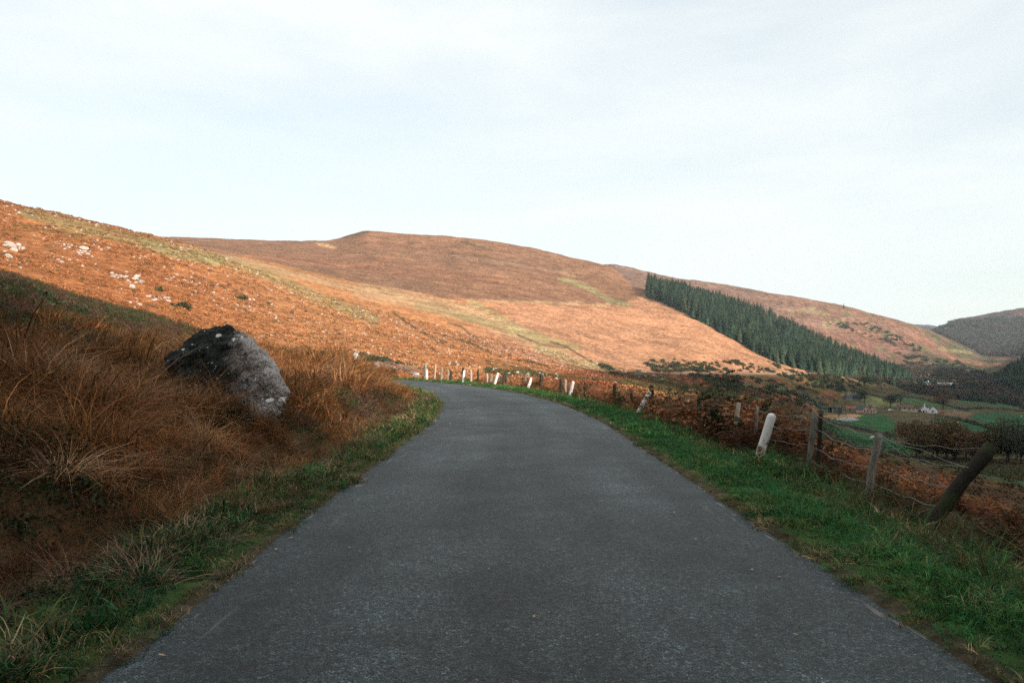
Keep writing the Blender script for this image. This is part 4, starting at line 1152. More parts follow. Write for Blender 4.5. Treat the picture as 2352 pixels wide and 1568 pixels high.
def wood_mat(name, a, b, moss=.0):
    m = NM(name, .92, .1)
    g = m.noise(6, 6, .65, mscale=(6, 6, .5)); f = m.noise(20, 4, .7, mscale=(4, 4, .6))
    c = m.mix(g, a, b); c = m.mix(.7, c, m.ramp(f, (.3, .5), (.65, 1.3)), 'MULTIPLY')
    if moss: c = m.mix(m.math('MULTIPLY', m.ramp(m.noise(4, 4), (.5, 0.0), (.62, 1.0)), moss), c, (.05, .065, .025))
    m.color(c); m.normal(m.bump(m.math('ADD', g, f), 1.0, .012)); return m.m
M['post_grey'] = wood_mat('weathered_post', (.16, .145, .125), (.34, .31, .27), .5)
M['post_dark'] = wood_mat('dark_post', (.02, .018, .015), (.07, .06, .045), .7)
M['post_pale'] = wood_mat('pale_post', (.30, .24, .19), (.50, .42, .34))
m = NM('galvanised_wire', .5, .4); m.b.inputs['Metallic'].default_value = .6; m.color(m.mix(m.ramp(m.noise(30, 3), (.4, 0.0), (.6, 1.0)), (.28, .33, .34), (.24, .15, .10))); M['wire'] = m.m
def post_mesh(base, top, rad, seed=0, square=False):
    rr = random.Random(seed); base = Vector(base); top = Vector(top); ax = (top - base)
    n = 12; pts = []; rad_ = []
    mb = MB(); rings = []
    K = 9
    ph = [rr.uniform(.86, 1.12) for _ in range(n)]
    u_ = ax.normalized(); a = u_.cross(Vector((0, 1, .1))).normalized(); b_ = u_.cross(a)
    for k in range(K + 1):
        t = -.25 + 1.25 * k / K
        c_ = base + ax * t + (a * math.sin(k * 1.3 + seed) + b_ * math.cos(k * 1.7)) * rad * .10
        top_k = rad * (1.0 if k < K else .93)
        rings.append([c_ + (a * math.cos(2 * math.pi * j / n) + b_ * math.sin(2 * math.pi * j / n)) * top_k * ph[j] * (1 + .05 * math.sin(k * 2 + j)) for j in range(n)])
    tip = base + ax * 1.0 + u_ * rad * .18
    V_ = [v for r_ in rings for v in r_] + [tip]
    F_ = [(i * n + j, i * n + (j + 1) % n, (i + 1) * n + (j + 1) % n, (i + 1) * n + j) for i in range(K) for j in range(n)]
    F_ += [(K * n + j, K * n + (j + 1) % n, (K + 1) * n) for j in range(n)]
    mb.add(V_, F_); return mb
FP = [  # top (x,y) base x in the full-size picture, radius, material
 (2478, 1112, 2312, .095, 'd'), (2196, 1082, 2168, .062, 'g'), (2036, 1030, 2018, .05, 'g'), (2052, 1034, 2044, .045, 'd'), (1893, 1016, 1884, .035, 'g'), (1846, 1006, 1832, .055, 'p'), (1748, 989, 1744, .055, 'd'), (1674, 984, 1672, .04, 'g'),
 (1628, 963, 1627, .085, 'd'), (1579, 981, 1576, .06, 'd'), (1537, 960, 1536, .08, 'd'), (1462, 957, 1462, .07, 'd'), (1414, 949, 1413, .08, 'p'), (1402, 947, 1402, .09, 'd'), (1353, 934, 1352, .12, 'd'), (1314, 936, 1314, .06, 'g'),
 (1306, 944, 1306, .10, 'd'), (1264, 933, 1264, .13, 'd'), (1259, 936, 1258, .10, 'd'), (1252, 940, 1251, .09, 'p'), (1228, 938, 1226, .15, 'g'), (1218, 934, 1218, .07, 'p'), (1195, 927, 1195, .09, 'd'), (1178, 925, 1178, .10, 'p'),
 (1158, 919, 1157, .13, 'd'), (1128, 928, 1127, .14, 'd'), (1120, 923, 1119, .08, 'g'), (1105, 917, 1103, .10, 'g'), (1089, 911, 1086, .09, 'p'), (1064.5, 908.6, 1062, .14, 'g')]
fence = empty('wire_fence', (4.4, 12, -.4))
tag(fence, 'old wire fence on uneven leaning wooden posts along the outside of the road', 'fence')
tops = []; org = Vector(fence.location)
for i, (tx, ty, bx_, rad, mt) in enumerate(FP):
    o_off = HALF + (1.95 if bx_ > 1500 else 1.75) + (.25 if i in (3, 17, 12) else 0)
    s, q = along(bx_, o_off, 4, 120); dep = q[1]
    zb = gz1(q[0], q[1]) - .05; zt = EYE - (ty / 1.08844 - HY) / F * dep; xt = (tx / 1.08844 - CX) / F * dep
    if zt < zb + .5: zt = zb + .5
    b_ = Vector((q[0], q[1], zb)); t_ = Vector((xt, dep, zt))
    mb = post_mesh(b_ - org, t_ - org, rad * .8, i)
    po = mb.build('post', M[{'d': 'post_dark', 'g': 'post_grey', 'p': 'post_pale'}[mt]], fence, smooth=True)
    if i == 0: po['label'] = 'thick dark post leaning far to the right'
    if rad <= .13 and i not in (3, 12, 17, 21): tops.append((b_ - org, t_ - org))
for level, lift in ((.96, 0), (.74, 0), (.50, 0), (.28, 0)):
    for i in range(len(tops) - 1):
        (b0, t0), (b1, t1) = tops[i], tops[i + 1]
        p0 = b0.lerp(t0, level); p1 = b1.lerp(t1, level + rng.normal(0, .02))
        L = (p1 - p0).length; n = 14; pts = []
        sag = .022 * L + abs(rng.normal(0, .02)); w0 = rng.normal(0, 1); 
        for k in range(n + 1):
            t = k / n; p = p0.lerp(p1, t)
            p = p + Vector((.02 * math.sin(t * 9 + w0 * 3), 0, -4 * sag * t * (1 - t) + .018 * math.sin(t * 17 + w0 * 5) * (1 - abs(2 * t - 1))))
            pts.append(p)
        mb = MB(); mb.tube(pts, .0030 + .00006 * (p0 + org).y, 5, False)
        # barbs on the top strand
        mb.build('wire', M['wire'], fence)
# loose ends by the second post
for pl in ([(2033, 1030), (2022, 1010), (2012, 1022), (2000, 1060)], [(2196, 1086), (2230, 1104), (2262, 1115), (2300, 1122), (2360, 1150), (2420, 1168)], [(2196, 1092), (2250, 1130), (2310, 1160), (2362, 1225)]):
    s, q = along(pl[0][0], HALF + 1.95); d0 = q[1]
    mb = MB(); mb.tube([ray(a, b, d0 - .25 * k * (1 if len(pl) > 4 else .3)) - org for k, (a, b) in enumerate(pl)], .0035, 5, False); mb.build('wire', M['wire'], fence)

# two blocks of stone at the bend
for (a, b, w, dep, lab, kk) in (((1038), 938, 22, 93, 'squarish grey roadside boulder beside the upright white post at the bend', 2), ((943), 936, 22, 90, 'low pale boulder at the left end of the brushy heap by the bend', 5)):
    p = ray(a, b, dep); p.z = gz1(p.x, p.y)
    o = put_rock(p, w * dep / 1991 * 1.15, 'boulder', lab, None, 'boulder', .0, kk, .2); o.scale.z *= 1.5
# dead branches and brush between them
mb = MB(); r3 = random.Random(4)
for k in range(60):
    p = ray(r3.uniform(948, 1034), 934, r3.uniform(89.5, 92)); p.z = gz1(p.x, p.y) + r3.uniform(.1, .7)
    d = Vector((r3.choice((-1, 1)) * r3.uniform(.5, 2), r3.uniform(-.4, .4), r3.uniform(-.1, .6)))
    mb.tube([p, p + d * .5 + Vector((0, 0, r3.uniform(-.1, .2))), p + d], [.045, .035, .012], 5)
tag(mb.build('brushwood', plain('dead_branch', (.20, .15, .12), .9, .4)), 'heap of dead grey branches between two boulders at the bend', 'brushwood')

# the sign by the bend, seen from behind
sx = ray(889, 912, 84); gz_ = gz1(sx.x, sx.y)
sg = empty('road_sign', (sx.x, sx.y, gz_)); tag(sg, 'small round road sign on a pale pole beyond the grassy bank', 'sign')
zc_ = EYE - (887.5 / 1.08844 - HY) / F * 84 - gz_
mb = MB(); mb.tube([(0, .03, -.3), (0, .03, zc_ + .2)], .038, 10); mb.build('pole', plain('pale_pole', (.55, .55, .53), .6, .2), sg, smooth=True)
mb = MB(); n = 28; mb.prism([(.27 * math.cos(2 * math.pi * k / n), zc_ + .05 + .27 * math.sin(2 * math.pi * k / n)) for k in range(n)], 'y', -.02, .0)
mb.build('sign_plate', plain('sign_back', (.46, .48, .50), .5, .45, 9), sg)
mb = MB(); mb.prism([(-.20, zc_ - .20), (.20, zc_ - .20), (0, zc_ - .52)], 'y', -.03, -.012); mb.build('lower_plate', plain('sign_back_low', (.5, .5, .5), .5, .35, 12), sg)
mb = MB(); mb.box(-.1, .1, -.008, .012, zc_ + .10, zc_ + .14); mb.box(-.1, .1, -.008, .012, zc_ - .08, zc_ - .04); mb.build('bracket', plain('bracket_metal', (.3, .3, .3), .5), sg)
# ------------------------------------------------------------------ conifers
def conifer_mesh(seed, tiers=15, nb=9, H=1.0):
    rr = np.random.default_rng(seed); V = []; T = []
    for t in range(tiers):
        f = t / (tiers - 1); z = H * (.10 + .88 * f); rad = .185 * (1 - f)**.8 * rr.uniform(.85, 1.12) + .008
        for b in range(nb):
            a = 2 * np.pi * (b + rr.uniform(-.3, .3)) / nb + t * 1.1; r = rad * rr.uniform(.65, 1.2); dr = .05 + .10 * (1 - f)
            d = np.array([np.cos(a), np.sin(a), 0]); s = np.array([-np.sin(a), np.cos(a), 0]); w = r * .42
            root = np.array([0, 0, z]) ; tip = d * r + np.array([0, 0, z - dr * rr.uniform(.4, 1.1) * (r / .18) + .01])
            mid = d * r * .55 + np.array([0, 0, z - .01])
            k = len(V); V += [root, mid - s * w - np.array([0, 0, .035]), tip, mid + s * w - np.array([0, 0, .035]), mid + np.array([0, 0, .012])]
            T += [(k, k + 1, k + 4), (k, k + 4, k + 3), (k + 1, k + 2, k + 4), (k + 4, k + 2, k + 3)]
    V.append(np.array([0, 0, H * 1.02])); k = len(V) - 1
    n = 5; ring = [np.array([.012 * np.cos(2 * np.pi * j / n), .012 * np.sin(2 * np.pi * j / n), -.03]) for j in range(n)]; b0 = len(V); V += ring; 
    T += [(b0 + j, b0 + (j + 1) % n, k) for j in range(n)]
    me = np_mesh('conifer', np.array(V), [np.array(T)])
    at = me.attributes.new('blade', 'FLOAT', 'POINT'); at.data.foreach_set('value', rr.uniform(0, 1, len(V)).astype(np.float32))
    return me
m = NM('spruce_needles', .85, .1)
rnd = m.node('ShaderNodeObjectInfo').outputs['Random']
c = m.ramp(rnd, (0, (.020, .042, .030)), (.5, (.036, .068, .042)), (.85, (.055, .090, .048)), (1, (.085, .095, .055)))
c = m.mix(1.0, c, m.ramp(m.attr('blade', out='Fac'), (0, .6), (1, 1.5)), 'MULTIPLY'); m.color(c)
M['spruce'] = m.m
cm = [conifer_mesh(s) for s in range(8)]
for me in cm: me.materials.append(M['spruce'])
lodd = bpy.data.collections.new('conifer_source')
for me in cm: lodd.objects.link(bpy.data.objects.new('conifer_source', me))
WOOD = [(1488, 668), (1550, 676), (1600, 690), (1700, 719), (1800, 757), (1900, 800), (2000, 839), (2070, 852), (2110, 862), (2090, 874), (2000, 872), (1900, 862), (1800, 838), (1740, 812), (1620, 745), (1560, 712), (1492, 682)]
CLEAR = [(1752, 742), (1775, 748), (1800, 772), (1850, 800), (1905, 832), (1880, 832), (1840, 815), (1800, 800), (1775, 780)]
x = []; y = []
n = 9000; sp_ = 4.0
ax, ay = poly_points(1 / sp_**2, 560, 1120, 9.5, 27.5)
cell = {}
for a, b in zip(ax, ay):
    k_ = (int(a // (sp_ * .85)), int(b // (sp_ * .85)))
    if k_ in cell: continue
    cell[k_] = (a, b)
ax = np.array([v[0] for v in cell.values()]); ay = np.array([v[1] for v in cell.values()])
az_ = ground_z(ax, ay); pxx = CX + F * ax / ay; pyy = HY - F * (az_ - EYE) / ay
# trees beyond the crest are judged by their own place on the slope
lo_edge = np.interp(pxx, [1488, 1560, 1620, 1740, 1800, 1900, 2000, 2110], [682, 712, 745, 812, 838, 862, 872, 874])
Rr = np.hypot(ax, ay); crest = np.interp(pxx, [1480, 1700, 1900, 2110], [1020, 1035, 1060, 1100])
k = (pxx > 1488) & (pxx < 2110) & (pyy < lo_edge + rng.normal(0, 1.2, len(ax))) & (Rr < crest) & (Rr > 560)
k &= ~inpoly(pxx, pyy + 3, CLEAR) | (rng.uniform(0, 1, len(ax)) < .10)
ax, ay, az_, pxx, pyy = ax[k], ay[k], az_[k], pxx[k], pyy[k]
order = np.argsort(-(np.interp(pyy - np.interp(pxx, [1488, 2110], [668, 860]), [-5, 40], [0, 1]) * 0 + (pyy - lo_edge[k]) * .6 - np.hypot(ax, ay) * .02))
hts = np.clip(rng.normal(16, 2.3, len(ax)), 8, 21) * np.interp(pxx, [1480, 1700, 2000, 2110], [1.12, 1.05, .95, .8])
big = order[:290]; rest = order[290:]
hts = hts * (1 + .16 * fbm(ax / 14, ay / 14, 401, 3))
for i in big:
    o = bpy.data.objects.new('conifer', cm[rng.integers(0, 8)]); COL.objects.link(o)
    h = hts[i]; o.location = (ax[i], ay[i], az_[i] - .3); o.rotation_euler = (0, 0, rng.uniform(0, 6.28)); o.scale = (h * 1.18, h * 1.18, h)
    wh = 'uppermost' if pxx[i] < 1640 else ('middle' if pxx[i] < 1800 else 'lowest')
    tag(o, 'dark green spruce along the near edge of the plantation, in its %s stretch' % wh, 'conifer', 'conifers in the %s stretch of the plantation edge' % wh)
n = len(rest); o = scatter('conifer_forest', lodd, np.stack([ax[rest], ay[rest], az_[rest] - .3], 1), np.stack([np.zeros(n), np.zeros(n), rng.uniform(0, 6.28, n)], 1),
        np.stack([hts[rest] * 1.18, hts[rest] * 1.18, hts[rest]], 1), np.ones((n, 3)), 'dense dark green conifer plantation running down the hill', 'forest')
print('conifers', len(ax))

# lone conifer on the skyline, small ones in the clearing
def lone(px, py, h, label, rmin=60, name='conifer', grp=None):
    p = hit(px, py, rmin); o = bpy.data.objects.new(name, cm[rng.integers(0, 8)]); COL.objects.link(o)
    o.location = p - Vector((0, 0, .3)); o.scale = (h * 1.05, h * 1.05, h); o.rotation_euler = (0, 0, rng.uniform(0, 6)); tag(o, label, 'conifer', grp)
lone(1938, 708, 12, 'single small conifer standing alone on the far skyline', 1300)
for i, (px, py, h) in enumerate([(1745, 805, 9), (1795, 800, 9), (1815, 815, 10), (1895, 862, 8), (2008, 878, 13), (2050, 885, 17), (2062, 882, 14), (2118, 895, 16), (2085, 880, 15), (1930, 872, 9), (1975, 880, 10), (1707, 848, 6)]):
    lone(px, py, h, 'dark young conifer standing apart below the plantation', 350, grp='conifers scattered below the plantation')

# dark wood on the right, and added conifers behind the camera to dim the foreground
def woods(name, n_dens, r0, r1, a0, a1, test, hmean, label):
    x, y = poly_points(n_dens, r0, r1, a0, a1); z = ground_z(x, y)
    px = np.where(y > 1, CX + F * x / np.maximum(y, 1), -9999); py = HY - F * (z - EYE) / np.maximum(y, 1)
    k = test(x, y, px, py, z); x, y, z = x[k], y[k], z[k]; n = len(x)
    h = np.clip(rng.normal(hmean, hmean * .12, n), 5, 30) * np.where((y < 20) & (x > 9) & (x < 200), np.where(x > 15, .74, .55), 1.0)
    scatter(name, lodd, np.stack([x, y, z - .3], 1), np.stack([np.zeros(n), np.zeros(n), rng.uniform(0, 6.28, n)], 1), np.stack([h * 1.1, h * 1.1, h], 1), np.ones((n, 3)), label, 'forest')
M['wood'] = plant_mat('woodland_leaf', .8, 1.2, .15)
woods('conifer_forest', 1 / 13., 830, 1120, 29.6, 40, lambda x, y, px, py, z: (px > 2268) & (py < np.interp(px, [2268, 2352, 2500], [884, 900, 900])), 15, 'very dark conifer wood on the slope at the right edge')
woods('conifer_forest', 1 / 4., 3.6, 60, 62, 298, lambda x, y, px, py, z: (np.abs(x - .17) > 3.8) & (y < np.where(x > 20, 10.0, np.where(np.abs(x) > 13, 6.0, 1.0))) & ((y < -4.6) | (np.abs(x) > 9)), 17, 'added unseen conifers behind the viewpoint that dim the near road')

# ------------------------------------------------------------------ scrub, broadleaved trees
gor = source_collection('gorse_source', [cloud_mesh('gorse', 170, dome(1.0, .85, .45), .34) for _ in range(6)], M['leaf'])
GP = []
def gorse_area(poly, n, s0, s1, rmin=100, rmax=1200):
    xs = [p[0] for p in poly]; ys = [p[1] for p in poly]; c_ = 0; tries = 0
    while c_ < n and tries < n * 12:
        tries += 1; a, b = rng.uniform(min(xs), max(xs)), rng.uniform(min(ys), max(ys))
        if not inpoly(np.array([a]), np.array([b]), poly)[0]: continue
        p = hit(a, b, rmin, rmax)
        if fbm(np.array([p.x / 18]), np.array([p.y / 18]), 231, 3)[0] + rng.normal(0, .12) < -.12: continue
        GP.append((p.x, p.y, p.z, rng.uniform(s0, s1))); c_ += 1
gorse_area([(1480, 835), (1520, 822), (1580, 828), (1640, 832), (1690, 828), (1740, 840), (1790, 855), (1700, 855), (1500, 855)], 190, .9, 2.4, 250)
gorse_area([(1560, 860), (1700, 862), (1800, 880), (1860, 905), (1900, 930), (1880, 950), (1800, 930), (1720, 905), (1640, 890)], 260, .9, 2.2, 200)
gorse_area([(1760, 850), (1900, 862), (2000, 872), (2060, 880), (2000, 890), (1930, 900), (1860, 890), (1790, 865)], 170, 1.2, 2.8, 300)
gorse_area([(1740, 818), (1800, 838), (1900, 860), (2000, 872), (2060, 872), (2000, 884), (1880, 874), (1790, 848)], 150, 1.2, 2.6, 300)
gorse_area([(1370, 828), (1395, 838), (1430, 862), (1410, 865), (1385, 850)], 40, .8, 1.8, 150)
gorse_area([(1900, 742), (1990, 740), (2060, 770), (2120, 800), (2100, 815), (2020, 780), (1950, 760)], 130, 1.5, 4, 1150, 2200)
gorse_area([(2050, 810), (2200, 830), (2260, 860), (2200, 870), (2100, 850)], 200, 2, 5, 1000, 2300)
gorse_area([(820, 815), (860, 818), (930, 838), (980, 850), (900, 852), (830, 842)], 130, .35, .9, 92)
gorse_area([(0, 640), (100, 650), (300, 730), (280, 760), (0, 690)], 24, .3, .5, 20, 60)
GP = np.array(GP); n = len(GP)
scatter('gorse_scrub', gor, GP[:, :3] - np.array([0, 0, .15]), np.stack([np.zeros(n), np.zeros(n), rng.uniform(0, 6.28, n)], 1), GP[:, 3],
        mixcol([(.045, .065, .028), (.03, .055, .03), (.075, .07, .035), (.06, .05, .03)], rng.uniform(.4, 1, (n, 4))), 'masses of dark green gorse scrub on the slopes around the far road', 'scrub')
for (px, py, s_, lab) in [(550, 686, 1.9, 'dark green gorse bush in the middle of the rusty hillside'), (415, 707, 1.7, 'low wide dark shrub below the stones on the rusty hillside'), (366, 668, .9, 'small upright green bush beside the stone cluster'),
                          (700, 716, .9, 'small dark shrub, left of three on the orange slope'), (730, 722, .8, 'small dark shrub, middle of three on the orange slope'), (760, 722, .8, 'small dark shrub, right of three on the orange slope')]:
    p = hit(px, py, 60, 460); o = bpy.data.objects.new('shrub', cloud_mesh('shrub', 260, dome(1.0, .8, .45), .30)); COL.objects.link(o)
    if 'shrubm' not in M: M['shrubm'] = plant_mat('shrub_leaf', .45, 1.5, .15, False, (.05, .065, .03))
    o.data.materials.append(M['shrubm']); o.location = p - Vector((0, 0, .1)); o.scale = (s_ * (1.5 if px in (550, 415) else 1), s_, s_ * (1.5 if px == 366 else .8)); tag(o, lab, 'shrub')
# green tuft bush by the small marker
p = ray(1160, 950, 62); s, q = along(1160, HALF + .7, 40); o = link('shrub', cloud_mesh('shrub', 200, dome(.55, .42, .45), .10), M['leaf'] if False else plant_mat('green_tuft', .5, 1.4, .2, False, (.02, .10, .04)), loc=(q[0], q[1], gz1(q[0], q[1])))
tag(o, 'low dark green cushion at the foot of the small marker post', 'shrub')
o = link('shrub', cloud_mesh('shrub', 900, dome(.34, .36, .4), .035), plant_mat('dark_shrub_leaf', .5, 1.5, .1, False, (.02, .032, .014))); p = hit(585, 925, 5, 30); p2 = ray(588, 1030, 12.3)
o.location = (p2.x, p2.y, gz1(p2.x, p2.y)); tag(o, 'small dark green bush in the rusty grass just below the big boulder', 'shrub')

def tree_mesh(seed, n=1500, leaf=.036):
    rr = np.random.default_rng(seed)
    lobes = [(np.array([rr.normal(0, .20), rr.normal(0, .20), .58 + rr.normal(0, .14)]), rr.uniform(.15, .27)) for _ in range(11)]
    def fn(n):
        k = rr.integers(0, len(lobes), n); d = rr.normal(0, 1, (n, 3)); d /= np.linalg.norm(d, axis=1)[:, None]
        r = rr.uniform(.15, 1, n)[:, None]**.45
        return np.array([l[0] for l in lobes])[k] + d * r * np.array([l[1] for l in lobes])[k][:, None]
    crown = cloud_mesh('crown', n, fn, leaf * 1.5, tilt=1.6)
    mb = MB(); mb.tube([(0, 0, -.05), (.01, 0, .15), (0, .01, .35), (.02, 0, .6)], [.03, .024, .018, .008], 7)
    for l in lobes:
        c_ = Vector(l[0].tolist()); mb.tube([(0, 0, .2 + .2 * rr.uniform()), c_ * .6 + Vector((0, 0, .12)), c_], [.012, .008, .003], 5)
    return crown, mb.mesh('trunk', True)
tms = [tree_mesh(s, 1500) for s in range(4)] + [tree_mesh(10 + s, 420, .03) for s in range(2)]
M['bark'] = plain('bark', (.10, .08, .065), .9, .3)
TM = {k: plant_mat('crown_' + k, .7, 1.3, .2, False, c) for k, c in dict(rusty=(.115, .062, .026), olive=(.065, .055, .022), dark=(.035, .042, .02), grey=(.12, .095, .085), green=(.035, .06, .025)).items()}
def tree(px, py, h, kind, label, bare=False, grp=None, rmin=220, wide=1.25):
    p = hit(px, py, rmin, 1500); t = empty('tree', p, rng.uniform(0, 6.28)); tag(t, label, 'tree', grp)
    k = rng.integers(4, 6) if bare else rng.integers(0, 4)
    for nm, me0, mt in (('crown', tms[k][0], TM[kind]), ('trunk', tms[k][1], M['bark'])):
        key = (id(me0), mt.name)
        if key not in M: mm = me0.copy(); mm.materials.clear(); mm.materials.append(mt); M[key] = mm
        o = link(nm, M[key], None, t); o.scale = (h * wide, h * wide, h)
WG = 'autumn trees massed below the farm'
rows = [(2070, 985, 9), (2100, 990, 10), (2085, 1005, 10), (2120, 1010, 11), (2150, 1005, 10), (2105, 1030, 10), (2140, 1035, 11), (2175, 1030, 11), (2165, 1015, 10), (2195, 1040, 11), (2215, 1025, 10), (2130, 980, 9), (2160, 985, 9), (2230, 1050, 9), (2190, 1060, 9), (2150, 1058, 9), (2240, 1062, 8), (2110, 1052, 8)]
for px, py, h in rows: tree(px + rng.normal(0, 4), py + 24 + rng.normal(0, 4), h * rng.uniform(.65, 1.0), ['rusty', 'olive'][rng.integers(0, 2)], 'rounded brown autumn tree in the thicket below the farm', grp=WG)
for px, py, h in [(2290, 1030, 10), (2330, 1045, 11), (2350, 1020, 10), (2310, 1060, 10), (2275, 1062, 9), (2345, 1075, 11), (2260, 1080, 9), (2320, 1090, 9), (2370, 1055, 10)]:
    tree(px + rng.normal(0, 4), py + 12 + rng.normal(0, 4), h * rng.uniform(.65, .95), ['dark', 'olive'][rng.integers(0, 2)], 'dark bushy tree in the thicket at the right edge of the valley', grp='dark trees at the right edge of the valley')
tree(2300, 1015, 10, 'olive', 'tall pointed olive brown tree above the dark thicket at the right')
tree(2165, 938, 13, 'rusty', 'broad rounded brown tree beside the white cottage', wide=1.5)
tree(1885, 940, 12, 'grey', 'leafless grey tree above the open barn', True)
tree(1848, 925, 9, 'grey', 'bare greyish tree on the slope left of the barn', True)
tree(1926, 965, 9, 'grey', 'thin bare tree standing in front of the open barn', True, wide=.8)
tree(1985, 925, 12, 'green', 'dark evergreen tree behind the cream farmhouse')
tree(1970, 918, 9, 'grey', 'bare tree at the left of the dark evergreen', True)
tree(2045, 935, 12, 'dark', 'dark round tree right of the farmhouse', wide=1.4)
tree(2068, 930, 13, 'grey', 'leafless tree in the gap between farmhouse and white cottage', True)
tree(2024, 900, 9, 'grey', 'bare tree on the pale grassy rise above the farm', True)
tree(2085, 905, 10, 'grey', 'bare tree among walls above the white cottage', True)
tree(2350, 945, 8, 'dark', 'dark hedge tree at the right edge among the fields')
for px, py in [(2020, 884), (2075, 890), (2110, 880), (2150, 872), (2180, 882), (2210, 870), (2240, 880), (2160, 888), (2130, 892), (2215, 888), (2190, 866), (2240, 866), (2095, 878), (2255, 890), (2228, 894), (1950, 885), (1910, 878), (1870, 880), (1985, 888)]:
    tree(px, py, rng.uniform(9, 14), ['grey', 'dark', 'rusty', 'green'][rng.integers(0, 4)], 'hazy bare or brown tree in the wooded valley bottom', rng.uniform() < .5, 'trees along the wooded valley bottom', 500, 1.4)

ORD = 'first second third fourth fifth sixth seventh eighth ninth tenth eleventh twelfth thirteenth fourteenth fifteenth sixteenth seventeenth eighteenth nineteenth twentieth'.split()
for g_, txt in ((WG, 'rounded brown autumn tree, %s from the left in the thicket below the farm'), ('dark trees at the right edge of the valley', 'dark bushy tree, %s from the left in the thicket at the right edge'),
                ('trees along the wooded valley bottom', 'hazy tree, %s from the left along the wooded valley bottom'), ('conifers scattered below the plantation', 'dark young conifer, %s from the left of those below the plantation')):
    for i_, o_ in enumerate(sorted([o for o in scene.objects if o.get('group') == g_], key=lambda o: o.location.x / o.location.y)): o_['label'] = txt % ORD[i_]

# far wooded hill and valley woodland as a mass
wl = source_collection('woodland_source', [cloud_mesh('wood', 240, dome(1, 1.1, .4), .34) for _ in range(4)], M['wood'])
def woodland(name, dens, r0, r1, a0, a1, test, s0, s1, pal, label):
    x, y = poly_points(dens, r0, r1, a0, a1); z = ground_z(x, y); px = CX + F * x / y; py = HY - F * (z - EYE) / y
    k = test(px, py, x, y); x, y, z = x[k], y[k], z[k]; n = len(x)
    scatter(name, wl, np.stack([x, y, z], 1), np.stack([np.zeros(n), np.zeros(n), rng.uniform(0, 6.28, n)], 1), rng.uniform(s0, s1, n), mixcol(pal, rng.uniform(.4, 1, (n, len(pal)))), label, 'woodland')
woodland('woodland', 1 / 190., 2250, 3000, 27, 36, lambda px, py, x, y: px > 2130, 7, 11, [(.055, .05, .04), (.08, .055, .045), (.04, .05, .04)], 'bluish bare woodland covering the far hill')
woodland('woodland', 1 / 110., 900, 1500, 24, 32.5, lambda px, py, x, y: (py > 842) & (fbm(x / 60, y / 60, 301, 3) > -.15), 4, 7.5, [(.06, .06, .04), (.09, .065, .05), (.04, .055, .035), (.10, .06, .035)], 'mixed brown and green woodland filling the valley bottom beyond the fields')

# ------------------------------------------------------------------ field walls and hedges
def hedge(line, w, h, kind, label):
    V_, Q_ = [], []; pts = []
    for (a, b), (c_, d) in zip(line[:-1], line[1:]):
        for t in np.linspace(0, 1, 12)[:-1]: pts.append(hit(a + (c_ - a) * t, b + (d - b) * t, 220, 1300))
    pts = [pts[0]] + [q for p_, q in zip(pts, pts[1:]) if (q - p_).length < 60]
    tot = sum((b - a).length for a, b in zip(pts, pts[1:])); n = int(tot * (16 if kind == 'h' else 0))
    if kind == 'h':
        seg = np.array([(p.x, p.y, p.z) for p in pts]); L = np.concatenate([[0], np.cumsum(np.linalg.norm(np.diff(seg, axis=0), axis=1))])
        def fn(n):
            s_ = rng.uniform(0, L[-1], n); c0 = np.stack([np.interp(s_, L, seg[:, k]) for k in range(3)], 1)
            hh = h * (.65 + .5 * vnoise(s_ / 4, s_ * 0, 5)); a = rng.uniform(0, np.pi, n); r = rng.uniform(.4, 1, n)
            off_ = rng.normal(0, 1, (n, 2)); off_ /= np.linalg.norm(off_, axis=1)[:, None]
            c0[:, 2] += np.sin(a) * hh * r; c0[:, :2] += off_ * (np.abs(np.cos(a)) * w * .5 * r)[:, None]; return c0
        o = link('hedge', cloud_mesh('hedge', n, fn, .7), TM['dark']); tag(o, label, 'hedge')
    else:
        mb = MB(); r3 = random.Random(len(pts))
        for p_, q in zip(pts, pts[1:]):
            k = max(1, int((q - p_).length / 1.6))
            for j in range(k):
                c_ = p_.lerp(q, (j + .5) / k); z_ = gz1(c_.x, c_.y); hh = h * r3.uniform(.7, 1.15); ww = w * r3.uniform(.8, 1.2); d = (q - p_).normalized(); nrm = Vector((-d.y, d.x, 0)) * ww * .5; d = d * ((q - p_).length / k * .56)
                V0 = [c_ - d - nrm, c_ + d - nrm, c_ + d + nrm, c_ - d + nrm]
                for v_ in V0: v_.z = z_ - .4
                V1 = [v_ * .15 + (Vector((c_.x, c_.y, z_)) + (v_ - c_) * .8) * .85 for v_ in V0]
                for v_ in V1: v_.z = z_ + hh + r3.uniform(-.1, .1)
                mb.add(V0 + V1, [(0, 1, 5, 4), (1, 2, 6, 5), (2, 3, 7, 6), (3, 0, 4, 7), (4, 5, 6, 7)])
        tag(mb.build('stone_wall', M['drystone']), label, 'stone wall')
M['drystone'] = plain('drystone', (.085, .08, .06), .95, .6, .9, .1)
